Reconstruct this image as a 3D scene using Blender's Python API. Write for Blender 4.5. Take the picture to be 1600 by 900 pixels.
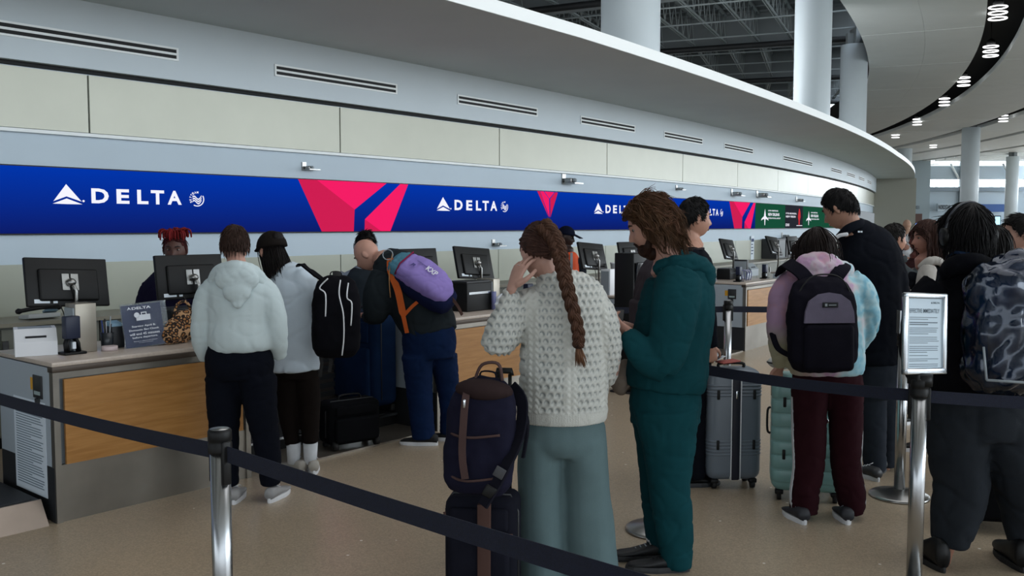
import bpy, bmesh, math, random
from mathutils import Vector, Matrix, Euler, noise, Quaternion
for _o in list(bpy.data.objects): bpy.data.objects.remove(_o)
SC = bpy.context.scene
COL = SC.collection
PI = math.pi
rad = math.radians
# ------------------------------------------------------------------ camera, world, light
FPX, EYE = 1450.0, 1.65
PITCH = math.atan(98/FPX)
cam_d = bpy.data.cameras.new('camera'); cam = bpy.data.objects.new('camera', cam_d); COL.objects.link(cam)
cam_d.sensor_width = 36; cam_d.lens = 36*FPX/1600; cam_d.clip_end = 600; cam_d.clip_start = .05
cam.location = (0, 0, EYE); cam.rotation_euler = (PI/2-PITCH, 0, 0)
SC.camera = cam
SC.view_settings.view_transform = 'Standard'; SC.view_settings.look = 'None'
SC.view_settings.gamma = 1; SC.view_settings.use_curve_mapping = False
SC.view_settings.exposure = 0.48
w = bpy.data.worlds.new('daylight'); SC.world = w; w.use_nodes = True
nt = w.node_tree; bg = nt.nodes['Background']
tc = nt.nodes.new('ShaderNodeTexCoord'); sp = nt.nodes.new('ShaderNodeSeparateXYZ')
rp = nt.nodes.new('ShaderNodeValToRGB')
nt.links.new(tc.outputs['Generated'], sp.inputs[0]); nt.links.new(sp.outputs['Z'], rp.inputs[0])
rp.color_ramp.elements[0].position = 0.0; rp.color_ramp.elements[0].color = (.42, .44, .46, 1)
rp.color_ramp.elements[1].position = .03; rp.color_ramp.elements[1].color = (.86, .94, 1, 1)
e = rp.color_ramp.elements.new(1.0); e.color = (.62, .78, 1, 1)
nt.links.new(rp.outputs[0], bg.inputs[0]); bg.inputs[1].default_value = 1.7
def area(name, loc, tgt, sx, sy, power, col):
    l = bpy.data.lights.new(name, 'AREA'); l.shape = 'RECTANGLE'; l.size = sx; l.size_y = sy
    l.energy = power; l.color = col
    o = bpy.data.objects.new(name, l); COL.objects.link(o); o.location = loc
    o.rotation_euler = (Vector(tgt)-Vector(loc)).to_track_quat('-Z', 'Y').to_euler()
    o.visible_glossy = True
    return o
# daylight of the tall glass front of the hall, off to the right of and behind the camera
area('glass_front_daylight', (26, 2, 5.0), (6, 12, 2.0), 26, 6, 1500, (.86, .94, 1))
area('hall_ceiling_wash', (4, 6, 8.2), (4, 6, 0), 10, 10, 260, (.97, .97, 1))
area('far_window_daylight', (60, 97, 6.6), (15, 20, 6), 40, 3, 3500, (.88, .95, 1))
area('side_window_daylight', (75, 45, 4.5), (20, 40, 6.5), 40, 6, 4200, (.88, .95, 1))
# added fill light, out of view above the canopy, to brighten the ceiling
area('added_ceiling_fill', (6.5, 30, 3.75), (22, 42, 9), 3, 16, 450, (.95, .98, 1))
# ------------------------------------------------------------------ geometry of the place: everything follows one big circle
CX, CY, RW, PHI0 = -95.84, 84.52, 120.0, rad(-37)
def pol(s, d):
    p = PHI0+s/RW; r = RW+d
    return CX+r*math.cos(p), CY+r*math.sin(p)
def pv(s, d, z=0): x, y = pol(s, d); return Vector((x, y, z))
def prot(s): return PHI0+s/RW+PI/2
def ray(px, py):
    a = (px-800)/FPX; b = -(py-450)/FPX
    return Vector((a, math.cos(PITCH)+b*math.sin(PITCH), -math.sin(PITCH)+b*math.cos(PITCH)))
def aty(px, py, Y): r = ray(px, py); return Vector((r.x*Y/r.y, Y, EYE+r.z*Y/r.y))
def lin(c):
    if isinstance(c, str): c = tuple(int(c[i:i+2], 16)/255 for i in (0, 2, 4))
    return tuple(x/12.92 if x <= .04045 else ((x+.055)/1.055)**2.4 for x in c)
# ------------------------------------------------------------------ materials
MATS = {}
def mat(name, color, rough=.6, metal=0.0, nscale=0, namp=.12, bump=0, bscale=60, emit=0, alpha=1, spec=.5, sheen=0, stretch=None, trans=0, coat=0):
    if name in MATS: return MATS[name]
    m = bpy.data.materials.new(name); m.use_nodes = True; t = m.node_tree; b = t.nodes['Principled BSDF']
    c = lin(color); b.inputs['Base Color'].default_value = (*c, 1); b.inputs['Roughness'].default_value = rough
    b.inputs['Metallic'].default_value = metal; b.inputs['Specular IOR Level'].default_value = spec
    if sheen: b.inputs['Sheen Weight'].default_value = sheen
    if trans: b.inputs['Transmission Weight'].default_value = trans
    if coat: b.inputs['Coat Weight'].default_value = coat
    if alpha < 1: b.inputs['Alpha'].default_value = alpha
    if emit: b.inputs['Emission Color'].default_value = (*c, 1); b.inputs['Emission Strength'].default_value = emit
    tcn = t.nodes.new('ShaderNodeTexCoord'); mp = t.nodes.new('ShaderNodeMapping'); t.links.new(tcn.outputs['Object'], mp.inputs[0])
    if stretch: mp.inputs['Scale'].default_value = stretch
    if nscale:
        n = t.nodes.new('ShaderNodeTexNoise'); n.inputs['Scale'].default_value = nscale; n.inputs['Detail'].default_value = 5
        t.links.new(mp.outputs[0], n.inputs['Vector'])
        r = t.nodes.new('ShaderNodeValToRGB'); r.color_ramp.elements[0].position = .3; r.color_ramp.elements[1].position = .7
        r.color_ramp.elements[0].color = tuple(x*(1-namp) for x in c)+(1,); r.color_ramp.elements[1].color = tuple(min(1, x*(1+namp)) for x in c)+(1,)
        t.links.new(n.outputs[0], r.inputs[0]); t.links.new(r.outputs[0], b.inputs['Base Color'])
    if bump:
        n2 = t.nodes.new('ShaderNodeTexNoise'); n2.inputs['Scale'].default_value = bscale; n2.inputs['Detail'].default_value = 4
        bp = t.nodes.new('ShaderNodeBump'); bp.inputs['Strength'].default_value = bump; bp.inputs['Distance'].default_value = .01
        t.links.new(mp.outputs[0], n2.inputs['Vector']); t.links.new(n2.outputs[0], bp.inputs['Height']); t.links.new(bp.outputs[0], b.inputs['Normal'])
    MATS[name] = m; return m
def cloth(name, color, namp=.12): return mat(name, color, .9, nscale=9, namp=namp, bump=.1, bscale=260, spec=.08)
white_wall = mat('painted_wall', 'bccbd6', .55, nscale=2, namp=.02)
soffit_m = mat('soffit_paint', 'cdd5d3', .7, nscale=1.2, namp=.03)
fascia_m = mat('fascia_paint', 'c3ced4', .5, nscale=1.5, namp=.02)
rim_m = mat('rim_paint', 'eef3f3', .45)
beige_m = mat('beige_panel', 'b3b4a5', .34, .12, nscale=3, namp=.03)
beige_low = mat('beige_lower_panel', 'a3a698', .38, .1, nscale=3, namp=.03)
shadow_strip_m = mat('shadow_strip_dark', '15181a', .8)
steel = mat('brushed_steel', '9a9a98', .28, 1, nscale=2, namp=.12, bump=.06, bscale=30, stretch=(1, 1, 30))
steel_k = mat('steel_kick_plate', '8c877f', .38, .85, nscale=1.6, namp=.25, bump=.05, bscale=12)
chrome = mat('polished_steel', 'c8ccd0', .14, 1)
black_p = mat('black_plastic', '08090a', .5, nscale=8, namp=.15, spec=.3)
dark_p = mat('dark_grey_plastic', '26282b', .5)
grey_p = mat('grey_laminate', '8e979d', .45, nscale=2, namp=.05)
white_p = mat('white_plastic', 'd8dade', .35)
counter_top = mat('counter_top_stone', 'b9aca0', .28, nscale=60, namp=.08)
rail_m = mat('counter_edge_bronze', '4a4038', .4, .4)
belt_m = mat('belt_webbing', '091126', .85, nscale=120, namp=.25, bump=.3, bscale=400)
rubber = mat('black_rubber', '0b0b0c', .7)
paper = mat('white_paper', 'd9e2ea', .6)
ink = mat('dark_ink', '4b5964', .8)
ink_d = mat('black_ink', '14171c', .8)
def wood_mat():
    m = bpy.data.materials.new('maple_veneer'); m.use_nodes = True; t = m.node_tree; b = t.nodes['Principled BSDF']
    tcn = t.nodes.new('ShaderNodeTexCoord'); mp = t.nodes.new('ShaderNodeMapping'); mp.inputs['Scale'].default_value = (1.2, 1, 14)
    n = t.nodes.new('ShaderNodeTexNoise'); n.inputs['Scale'].default_value = 3; n.inputs['Detail'].default_value = 8; n.inputs['Distortion'].default_value = .6
    r = t.nodes.new('ShaderNodeValToRGB'); r.color_ramp.elements[0].position = .3; r.color_ramp.elements[1].position = .75
    r.color_ramp.elements[0].color = (*lin('97672f'), 1); r.color_ramp.elements[1].color = (*lin('b07f45'), 1)
    t.links.new(tcn.outputs['Object'], mp.inputs[0]); t.links.new(mp.outputs[0], n.inputs['Vector']); t.links.new(n.outputs[0], r.inputs[0])
    t.links.new(r.outputs[0], b.inputs['Base Color']); b.inputs['Roughness'].default_value = .42
    return m
wood = wood_mat()
def terrazzo():
    m = bpy.data.materials.new('terrazzo'); m.use_nodes = True; t = m.node_tree; b = t.nodes['Principled BSDF']
    tcn = t.nodes.new('ShaderNodeTexCoord')
    v = t.nodes.new('ShaderNodeTexVoronoi'); v.inputs['Scale'].default_value = 130
    r = t.nodes.new('ShaderNodeValToRGB'); cr = r.color_ramp
    cr.elements[0].position = 0; cr.elements[0].color = (*lin('988a76'), 1); cr.elements[1].position = 1; cr.elements[1].color = (*lin('b3a28a'), 1)
    cr.elements.new(.5).color = (*lin('a59580'), 1)
    t.links.new(tcn.outputs['Object'], v.inputs['Vector'])
    sx = t.nodes.new('ShaderNodeSeparateColor'); t.links.new(v.outputs['Color'], sx.inputs[0]); t.links.new(sx.outputs[0], r.inputs[0])
    v2 = t.nodes.new('ShaderNodeTexVoronoi'); v2.inputs['Scale'].default_value = 9; t.links.new(tcn.outputs['Object'], v2.inputs['Vector'])
    s2 = t.nodes.new('ShaderNodeSeparateColor'); t.links.new(v2.outputs['Color'], s2.inputs[0])
    lt = t.nodes.new('ShaderNodeMath'); lt.operation = 'LESS_THAN'; lt.inputs[1].default_value = .075; t.links.new(v2.outputs['Distance'], lt.inputs[0])
    gt = t.nodes.new('ShaderNodeMath'); gt.operation = 'GREATER_THAN'; gt.inputs[1].default_value = .78; t.links.new(s2.outputs[1], gt.inputs[0])
    mu = t.nodes.new('ShaderNodeMath'); mu.operation = 'MULTIPLY'; t.links.new(lt.outputs[0], mu.inputs[0]); t.links.new(gt.outputs[0], mu.inputs[1])
    n = t.nodes.new('ShaderNodeTexNoise'); n.inputs['Scale'].default_value = .9; n.inputs['Detail'].default_value = 4; t.links.new(tcn.outputs['Object'], n.inputs['Vector'])
    mr = t.nodes.new('ShaderNodeMapRange'); mr.inputs[3].default_value = .8; mr.inputs[4].default_value = 1.15; t.links.new(n.outputs[0], mr.inputs[0])
    mm = t.nodes.new('ShaderNodeVectorMath'); mm.operation = 'SCALE'; t.links.new(r.outputs[0], mm.inputs[0]); t.links.new(mr.outputs[0], mm.inputs['Scale'])
    mx = t.nodes.new('ShaderNodeMix'); mx.data_type = 'RGBA'; t.links.new(mu.outputs[0], mx.inputs[0]); t.links.new(mm.outputs[0], mx.inputs[6]); mx.inputs[7].default_value = (.82, .8, .74, 1)
    t.links.new(mx.outputs[2], b.inputs['Base Color'])
    mr2 = t.nodes.new('ShaderNodeMapRange'); mr2.inputs[3].default_value = .22; mr2.inputs[4].default_value = .4; t.links.new(n.outputs[0], mr2.inputs[0]); t.links.new(mr2.outputs[0], b.inputs['Roughness'])
    return m
terrazzo_m = terrazzo()
# ------------------------------------------------------------------ mesh helpers
class MB:
    """collects shapes, then links them as one mesh object"""
    def __init__(s): s.v = []; s.f = []; s.mi = []; s.mats = []; s.M = Matrix(); s.cur = 0; s.sm = []
    def use(s, m):
        if m not in s.mats: s.mats.append(m)
        s.cur = s.mats.index(m); return s
    def add(s, vs, fs, smooth=False):
        o = len(s.v); M = s.M
        s.v += [tuple(M @ Vector(v)) for v in vs]
        for f in fs: s.f.append(tuple(i+o for i in f)); s.mi.append(s.cur); s.sm.append(smooth)
        return s
    def box(s, c, sz, rot=None, bev=0, seg=2):
        bm = bmesh.new(); bmesh.ops.create_cube(bm, size=1)
        bmesh.ops.scale(bm, vec=sz, verts=bm.verts)
        if bev: bmesh.ops.bevel(bm, geom=bm.edges[:], offset=min(bev, min(sz)*.49), segments=seg, affect='EDGES', profile=.5)
        R = rot.to_matrix() if isinstance(rot, Euler) else (Euler(rot).to_matrix() if rot else Matrix.Identity(3))
        c = Vector(c); vs = [R @ v.co + c for v in bm.verts]
        bm.verts.index_update(); fs = [[v.index for v in f.verts] for f in bm.faces]; bm.free()
        return s.add(vs, fs, bev > 0)
    def b(s, x0, x1, y0, y1, z0, z1, bev=0): return s.box(((x0+x1)/2, (y0+y1)/2, (z0+z1)/2), (x1-x0, y1-y0, z1-z0), None, bev)
    def loft(s, rings, closed=True, caps=True, smooth=True):
        n = len(rings[0]); vs = [p for r in rings for p in r]; fs = []
        for i in range(len(rings)-1):
            for j in range(n if closed else n-1):
                a = i*n+j; b_ = i*n+(j+1) % n; fs.append((a, b_, b_+n, a+n))
        if caps and closed: fs.append(tuple(range(n))[::-1]); fs.append(tuple(range((len(rings)-1)*n, len(rings)*n)))
        return s.add(vs, fs, smooth)
    def tube(s, pts, r, n=8, side=None, flat=1.0, caps=True, ends=False):
        pts = [Vector(p) for p in pts]; rs = r if isinstance(r, (list, tuple)) else [r]*len(pts)
        rings = []; sd = Vector(side) if side else None
        if ends:
            t0 = (pts[0]-pts[1]).normalized(); t1 = (pts[-1]-pts[-2]).normalized()
            q = lambda v: min(v) if isinstance(v, (tuple, list)) else v
            sc = lambda v, k: tuple(a*k for a in v) if isinstance(v, (tuple, list)) else v*k
            r0, r1 = q(rs[0]), q(rs[-1])
            pts = [pts[0]+t0*r0*.97, pts[0]+t0*r0*.75]+pts+[pts[-1]+t1*r1*.75, pts[-1]+t1*r1*.97]
            rs = [sc(rs[0], .2), sc(rs[0], .66)]+list(rs)+[sc(rs[-1], .66), sc(rs[-1], .2)]
        for i, p in enumerate(pts):
            t = (pts[min(i+1, len(pts)-1)]-pts[max(i-1, 0)])
            if t.length < 1e-9: t = Vector((0, 0, 1))
            t.normalize()
            if sd is None:
                sd = t.orthogonal()
            u = (sd-t*sd.dot(t))
            if u.length < 1e-4: u = t.orthogonal()
            u.normalize(); v = t.cross(u)
            if side is None: sd = u
            rr = rs[i]; rx, ry = rr if isinstance(rr, (tuple, list)) else (rr, rr*flat)
            rings.append([p+u*rx*math.cos(2*PI*k/n)+v*ry*math.sin(2*PI*k/n) for k in range(n)])
        return s.loft(rings, caps=caps)
    def cyl(s, p0, p1, r, n=20, r1=None): return s.tube([p0, p1], [r, r if r1 is None else r1], n)
    def lathe(s, prof, n=28, c=(0, 0, 0)):
        c = Vector(c); return s.loft([[c+Vector((r*math.cos(2*PI*k/n), r*math.sin(2*PI*k/n), z)) for k in range(n)] for r, z in prof])
    def ell(s, c, r, rot=None, n=14, m=9):
        R = Euler(rot).to_matrix() if rot else Matrix.Identity(3); c = Vector(c); rings = []
        for i in range(m+1):
            a = -PI/2+PI*i/m; a = max(-PI/2+.06, min(PI/2-.06, a))
            rings.append([c+R @ Vector((r[0]*math.cos(a)*math.cos(2*PI*k/n), r[1]*math.cos(a)*math.sin(2*PI*k/n), r[2]*math.sin(a))) for k in range(n)])
        return s.loft(rings)
    def prism(s, poly, t, M=None):
        """polygon in local XZ, thickness t along -Y"""
        n = len(poly); vs = [Vector((x, 0, z)) for x, z in poly]+[Vector((x, -t, z)) for x, z in poly]
        if M: vs = [M @ v for v in vs]
        fs = [tuple(range(n))[::-1], tuple(range(n, 2*n))]+[(i, (i+1) % n, (i+1) % n+n, i+n) for i in range(n)]
        return s.add(vs, fs)
    def ribbon(s, pts, w, t, side, n=None):
        """flat strap: width w along side, thickness t"""
        pts = [Vector(p) for p in pts]; rings = []
        for i, p in enumerate(pts):
            tg = (pts[min(i+1, len(pts)-1)]-pts[max(i-1, 0)]).normalized(); sd = Vector(side[i] if isinstance(side, list) else side)
            u = (sd-tg*sd.dot(tg)).normalized(); v = tg.cross(u)
            ww = w[i] if isinstance(w, list) else w
            rings.append([p+u*ww/2+v*t/2, p+u*ww/2-v*t/2, p-u*ww/2-v*t/2, p-u*ww/2+v*t/2])
        return s.loft(rings, smooth=False)
    def mesh(s, name):
        me = bpy.data.meshes.new(name); me.from_pydata(s.v, [], s.f)
        for m in s.mats: me.materials.append(m)
        me.polygons.foreach_set('material_index', s.mi); me.polygons.foreach_set('use_smooth', s.sm); me.update()
        bm = bmesh.new(); bm.from_mesh(me); bmesh.ops.recalc_face_normals(bm, faces=bm.faces[:]); bm.to_mesh(me); bm.free()
        return me
    def build(s, name, m=None, parent=None, **kw):
        if m is not None and not s.mats: s.mats = [m]
        return link(name, s.mesh(name), parent, **kw)
def link(name, me, parent=None, label=None, cat=None, group=None, kind=None, loc=None, rz=None):
    o = bpy.data.objects.new(name, me); COL.objects.link(o)
    if parent is not None: o.parent = parent
    if loc is not None: o.location = loc
    if rz is not None: o.rotation_euler = (0, 0, rz)
    tag(o, label, cat, group, kind); return o
def tag(o, label=None, cat=None, group=None, kind=None):
    if label: o['label'] = label
    if cat: o['category'] = cat
    if group: o['group'] = group
    if kind: o['kind'] = kind
    return o
def thing(name, label, cat, loc=(0, 0, 0), rz=0, group=None, kind=None):
    return link(name, None, None, label, cat, group, kind, loc, rz)
def copy_tree(o, parent=None):
    c = o.copy(); COL.objects.link(c)
    if parent is not None: c.parent = parent
    for ch in list(o.children): copy_tree(ch, c)
    return c
def finish(me_or_mb, name, m, parent, voxel=None, smooth=4, disp=None, vcol=None, kind=None):
    """voxel-fuse overlapping shapes to one skin, smooth and displace it"""
    me = me_or_mb.mesh(name+'_src') if isinstance(me_or_mb, MB) else me_or_mb
    o = bpy.data.objects.new(name, me); COL.objects.link(o)
    if voxel:
        r = o.modifiers.new('r', 'REMESH'); r.mode = 'VOXEL'; r.voxel_size = voxel; r.use_smooth_shade = True
    if smooth:
        q = o.modifiers.new('s', 'SMOOTH'); q.factor = .6; q.iterations = smooth
    dg = bpy.context.evaluated_depsgraph_get(); dg.update()
    me2 = bpy.data.meshes.new_from_object(o.evaluated_get(dg)); bpy.data.objects.remove(o); bpy.data.meshes.remove(me)
    if disp:
        nrm = [v.normal.copy() for v in me2.vertices]
        for v, nn in zip(me2.vertices, nrm):
            dd = disp(v.co, nn)
            if dd: v.co += nn*dd
    me2.materials.clear(); me2.materials.append(m)
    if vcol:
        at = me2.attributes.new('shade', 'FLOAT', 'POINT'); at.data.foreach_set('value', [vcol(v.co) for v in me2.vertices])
    me2.polygons.foreach_set('use_smooth', [True]*len(me2.polygons)); me2.update()
    if parent is None and name == '_': return me2
    me2.name = name
    return link(name, me2, parent, kind=kind)
def smoothpath(pts, n=6):
    pts = [Vector(p) for p in pts]; out = []
    for i in range(len(pts)-1):
        p0 = pts[max(i-1, 0)]; p1 = pts[i]; p2 = pts[i+1]; p3 = pts[min(i+2, len(pts)-1)]
        for k in range(n):
            t = k/n; out.append(.5*((2*p1)+(p2-p0)*t+(2*p0-5*p1+4*p2-p3)*t*t+(-p0+3*p1-3*p2+p3)*t**3))
    return out+[pts[-1]]
FONT = {}
def text_geo(txt, bold=0.0):
    k = (txt, bold)
    if k not in FONT:
        c = bpy.data.curves.new('t', 'FONT'); c.body = txt; c.size = 1; c.offset = bold; c.resolution_u = 3
        o = bpy.data.objects.new('t', c); COL.objects.link(o); dg = bpy.context.evaluated_depsgraph_get(); dg.update()
        me = bpy.data.meshes.new_from_object(o.evaluated_get(dg))
        vs = [(v.co.x, v.co.y) for v in me.vertices]; fs = [tuple(p.vertices) for p in me.polygons]
        bpy.data.objects.remove(o); bpy.data.curves.remove(c); bpy.data.meshes.remove(me)
        x0 = min(v[0] for v in vs); x1 = max(v[0] for v in vs); y0 = min(v[1] for v in vs); y1 = max(v[1] for v in vs)
        FONT[k] = ([((x-x0)/(x1-x0), (y-y0)/(y1-y0)) for x, y in vs], fs, (x1-x0)/(y1-y0))
    return FONT[k]
def put_text(mb, txt, x0, z0, h, width=None, y=0, bold=.02, centre=False, M=None):
    """text in local XZ facing -Y"""
    vs, fs, asp = text_geo(txt, bold)
    wd = width if width else h*asp
    if centre: x0 -= wd/2
    P = [Vector((x0+a*wd, y, z0+b*h)) for a, b in vs]
    if M: P = [M @ p for p in P]
    mb.add(P, fs); return wd
# ------------------------------------------------------------------ the setting
def sweep(mb, s0, s1, prof, step=1.0, smooth=True):
    """closed profile [(d,z)] carried along the circle; d may be a function of s"""
    n = max(1, int(math.ceil((s1-s0)/step))); rings = []
    for i in range(n+1):
        s = s0+(s1-s0)*i/n
        rings.append([pv(s, d(s) if callable(d) else d, z) for d, z in prof])
    return mb.loft(rings, smooth=False)
m = MB(); m.b(-70, 130, -14, 112, -.3, 0); m.build('floor', terrazzo_m, kind='structure')
m = MB(); sweep(m, -16, 50, [(-.3, 0), (0, 0), (0, 3.48), (-.3, 3.48)]); wall = m.build('wall_back', white_wall, kind='structure')
m = MB(); sweep(m, -16, 50, [(0, 2.905), (.03, 2.905), (.03, 2.935), (0, 2.935)]); m.build('shadow_strip', shadow_strip_m, wall)  # black strip below the fascia, its shadow put into the colour
J0, JP = -5.71, 2.70
for k in range(-4, 19):
    a = J0+JP*k; m = MB(); sweep(m, a+.008, a+JP-.008, [(0, 2.418), (.035, 2.418), (.035, 2.893), (0, 2.893)], .7); m.build('wall_panel', beige_m, wall)
    m = MB(); sweep(m, a+.006, a+JP-.006, [(0, .02), (.02, .02), (.02, 1.338), (0, 1.338)], .7); m.build('wall_panel', beige_low, wall)
m = MB(); sweep(m, -16, 50, [(0, 2.385), (.05, 2.385), (.05, 2.412), (0, 2.412)]); m.build('ledge_trim', rim_m, wall)
m = MB(); sweep(m, -16, 50, [(0, 2.935), (.10, 2.935), (.10, 3.48), (0, 3.48)]); m.build('trim_1', fascia_m, kind='structure')
def rimd(s):
    if s < -2: return 2.4
    return 2.4-(s+2)*.0385 if s < 16 else max(1.2, 1.707-(s-16)*.02)
m = MB(); sweep(m, -16, 50, [(.10, 3.48), (rimd, 3.48), (rimd, 3.50), (.10, 3.50)]); so = m.build('ceiling_1', soffit_m, kind='structure')
m = MB(); sweep(m, -16, 50, [(lambda s: rimd(s)-.12, 3.481), (lambda s: rimd(s)+.012, 3.481), (lambda s: rimd(s)+.012, 3.60), (lambda s: rimd(s)-.12, 3.60)]); m.build('trim_2', rim_m, kind='structure')
m = MB(); sweep(m, -16, 50, [(-8, 3.50), (lambda s: rimd(s)-.1, 3.50), (lambda s: rimd(s)-.1, 3.56), (-8, 3.56)]); m.build('ceiling_2', soffit_m, kind='structure')
m = MB(); sweep(m, -16, 50, [(-8.2, 0), (-8, 0), (-8, 3.5), (-8.2, 3.5)]); m.build('wall_service', white_wall, kind='structure')
a, b_ = pv(28.5, -1, 0), pv(28.5, 1.55, 0)
m = MB(); u = (b_-a).normalized(); v = Vector((-u.y, u.x, 0))*.2
m.loft([[a, b_, b_+v, a+v], [p+Vector((0, 0, 3.48)) for p in (a, b_, b_+v, a+v)]], smooth=False); m.build('wall_end', mat('tan_end_wall', '95958a', .6), kind='structure')
# hall ceiling: white rings with dark slots between, joints every 7.35 m
ceil_m = mat('ceiling_panel_white', 'e6ebea', .6, nscale=1, namp=.02)
m = MB(); sweep(m, -50, 150, [(-.6, 9.6), (30, 9.6), (30, 9.7), (-.6, 9.7)], 4)
plen = m.build('ceiling_plenum', mat('plenum_black', '121416', .9), kind='structure')
rings = [(-.4, 1.7, 1), (1.706, 3.6, 1), (4.8, 9.2, 0), (10.2, 14, 0), (14.8, 19.6, 0), (20.4, 25.6, 0)]
for d0, d1, q in rings:
    for k in range(-7, 14):
        s0 = 25.4+7.35*k
        m = MB(); sweep(m, s0+.035, s0+7.35-.035, [(d0, 8.5), (d1, 8.5), (d1, 8.74), (d0, 8.74)], 1.3); m.build('ceiling_panel', ceil_m, plen)
# steel roof seen above the counter building
joist_m = mat('joist_grey', '98a1a3', .55); deck_m = mat('roof_deck', '666d70', .8, nscale=1.5, namp=.2); girder_m = mat('girder_grey', '7b8285', .6)
m = MB(); sweep(m, -50, 110, [(-45, 11.4), (0, 11.4), (0, 11.5), (-45, 11.5)], 5); roof = m.build('ceiling_roof', deck_m, kind='structure')
jm = MB(); L = 10.4
for y in (-.05, .05): jm.b(-L/2, L/2, y-.025, y+.025, -.03, .03)
jm.b(-L/2, L/2, -.07, .07, 1.2, 1.28)
nz = 9
for i in range(nz):
    x0 = -L/2+L*i/nz; x1 = x0+L/nz/2; x2 = x0+L/nz
    jm.tube([(x0, 0, 0), (x1, 0, 1.22)], .025, 4); jm.tube([(x1, 0, 1.22), (x2, 0, 0)], .025, 4)
jme = jm.use(joist_m).mesh('roof_joist'); jme.materials.clear(); jme.materials.append(joist_m)
for g in range(0, 7):
    sc = 16.7+11*g
    for k in range(0, 15):
        d = -.9-1.45*k
        if g > 3 and k > 9: continue
        x, y = pol(sc, d); o = link('roof_joist', jme, roof); o.location = (x, y, 10); o.rotation_euler = (0, 0, prot(sc))
        o.scale = ((RW+d)/RW, 1, 1)
    sg = sc+5.5
    a, b_ = pv(sg, -24), pv(sg, 0); t = (b_-a).normalized(); nn = Vector((-t.y, t.x, 0))*.12
    gm = MB()
    for z0, z1, ww in ((9.75, 9.85, 2), (9.85, 11.3, .25), (11.3, 11.4, 2)):
        gm.loft([[a-nn*ww+Vector((0, 0, z0)), a+nn*ww+Vector((0, 0, z0)), a+nn*ww+Vector((0, 0, z1)), a-nn*ww+Vector((0, 0, z1))],
                 [b_-nn*ww+Vector((0, 0, z0)), b_+nn*ww+Vector((0, 0, z0)), b_+nn*ww+Vector((0, 0, z1)), b_-nn*ww+Vector((0, 0, z1))]], smooth=False)
    gm.build('roof_girder', girder_m, roof)
    for q in (-3.4, 0, 3.4):   # conduits and bridging
        pm = MB(); pm.tube([pv(sc+q, -22, 9.95), pv(sc+q, -.6, 9.95)], .035, 6); pm.build('bridging_rod', joist_m, roof)
    dm = MB(); dm.tube([pv(sg-1.0, -23, 9.7), pv(sg-1.0, -.6, 9.7)], .13, 10); dm.build('duct_pipe', mat('pipe_dark', '17191b', .6), roof)
# deck ribs
m = MB()
for k in range(60):
    s = 8+k*1.2
    if s > 80: break
    m.tube([pv(s, -40, 11.38), pv(s, 0, 11.38)], .05, 4)
m.build('deck_ribs', girder_m, roof, kind='stuff')
# columns
col_m = mat('column_paint', 'd5e0e6', .42, nscale=.8, namp=.03)
def column(px, Y, dia, zt, label):
    x = (px-800)/FPX*Y; t = thing('column', label, 'column', (x, Y, 0), 0, None)
    m = MB(); m.lathe([(dia/2, 0), (dia/2, zt)], 40); m.build('shaft', col_m, t)
    m = MB(); m.lathe([(dia/2+.02, 0), (dia/2+.02, .2)], 40); m.build('base_ring', steel, t)
    m = MB(); m.b(-dia*.3, dia*.3, -.12, .12, zt, zt+.5); m.b(-.08, .08, -dia*.35, dia*.35, zt, zt+.7); m.build('steel_cap', girder_m, t)
column(982, 17.9, 1.12, 10.9, 'widest white round column, rising left of centre behind the counter canopy')
column(1263, 29, 1.1, 10.9, 'tall white round column right of centre, second from the left behind the canopy')
column(1327, 39.9, 1.1, 9.25, 'white round column whose flat top shows below the dark roof steel')
column(1409, 84, 1.25, 8.5, 'far white column rising just right of the canopy tip')
column(1511, 66, 1.19, 8.5, 'white column behind the traveller wearing headphones, reaching the slotted ceiling')
column(1577, 88, 1.12, 8.1, 'rightmost far white column standing before the bright windows')
# far end of the hall
far_m = mat('far_wall_grey', '8a999f', .6, nscale=.2, namp=.05); far_l = mat('far_wall_light', 'a9b8c2', .6)
FY = 100.0
m = MB(); m.b(30, 150, FY, FY+.4, 0, 5.45); fw = m.build('wall_far', far_l, kind='structure')
m = MB(); m.b(30, 44.6, FY-.5, FY, 0, 9.5); m.build('wall_pier', far_m, fw)
m = MB(); m.b(47.9, 48.4, FY-.5, FY, 0, 9.5); m.build('wall_pier', far_m, fw)
m = MB(); m.b(44, 120, FY-.3, FY, 5.3, 5.75); m.build('sill_beam', mat('sill_blue_grey', '7d8b96', .6), fw)
m = MB(); m.b(44, 120, FY, FY+.3, 6.6, 8.0); m.build('header_panel', far_l, fw)
for x in [46.8+5.6*i for i in range(8)]:
    m = MB(); m.tube([(x, FY-.3, 8.2), (x+1.0, FY-.2, 6.6)], .12, 6); m.build('brace', rim_m, fw)
for i in range(5):
    m = MB(); m.b(44, 120, FY-3-i*2.2, FY-2.8-i*2.2, 8.3, 8.45); m.build('roof_joist', rim_m, fw)
for i, (x0, x1) in enumerate(((44.6, 47.9), (48.4, 60), (60.3, 75), (75.3, 118))):
    t = thing('window_%d' % (i+1), 'far clerestory window', 'window', kind='structure')
    del t['label'], t['category']
    m = MB(); m.b(x0, x1, FY+.15, FY+.17, 5.7, 6.6); m.build('pane', mat('clear_glass', 'f4fbff', .05, trans=1, alpha=.25), t)
    m = MB(); m.b(x0, x1, FY+.12, FY+.2, 5.68, 5.74); m.b(x0, x1, FY+.12, FY+.2, 6.56, 6.6); m.b(x0, x0+.06, FY+.12, FY+.2, 5.7, 6.6); m.build('window_frame', far_m, t)
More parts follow.
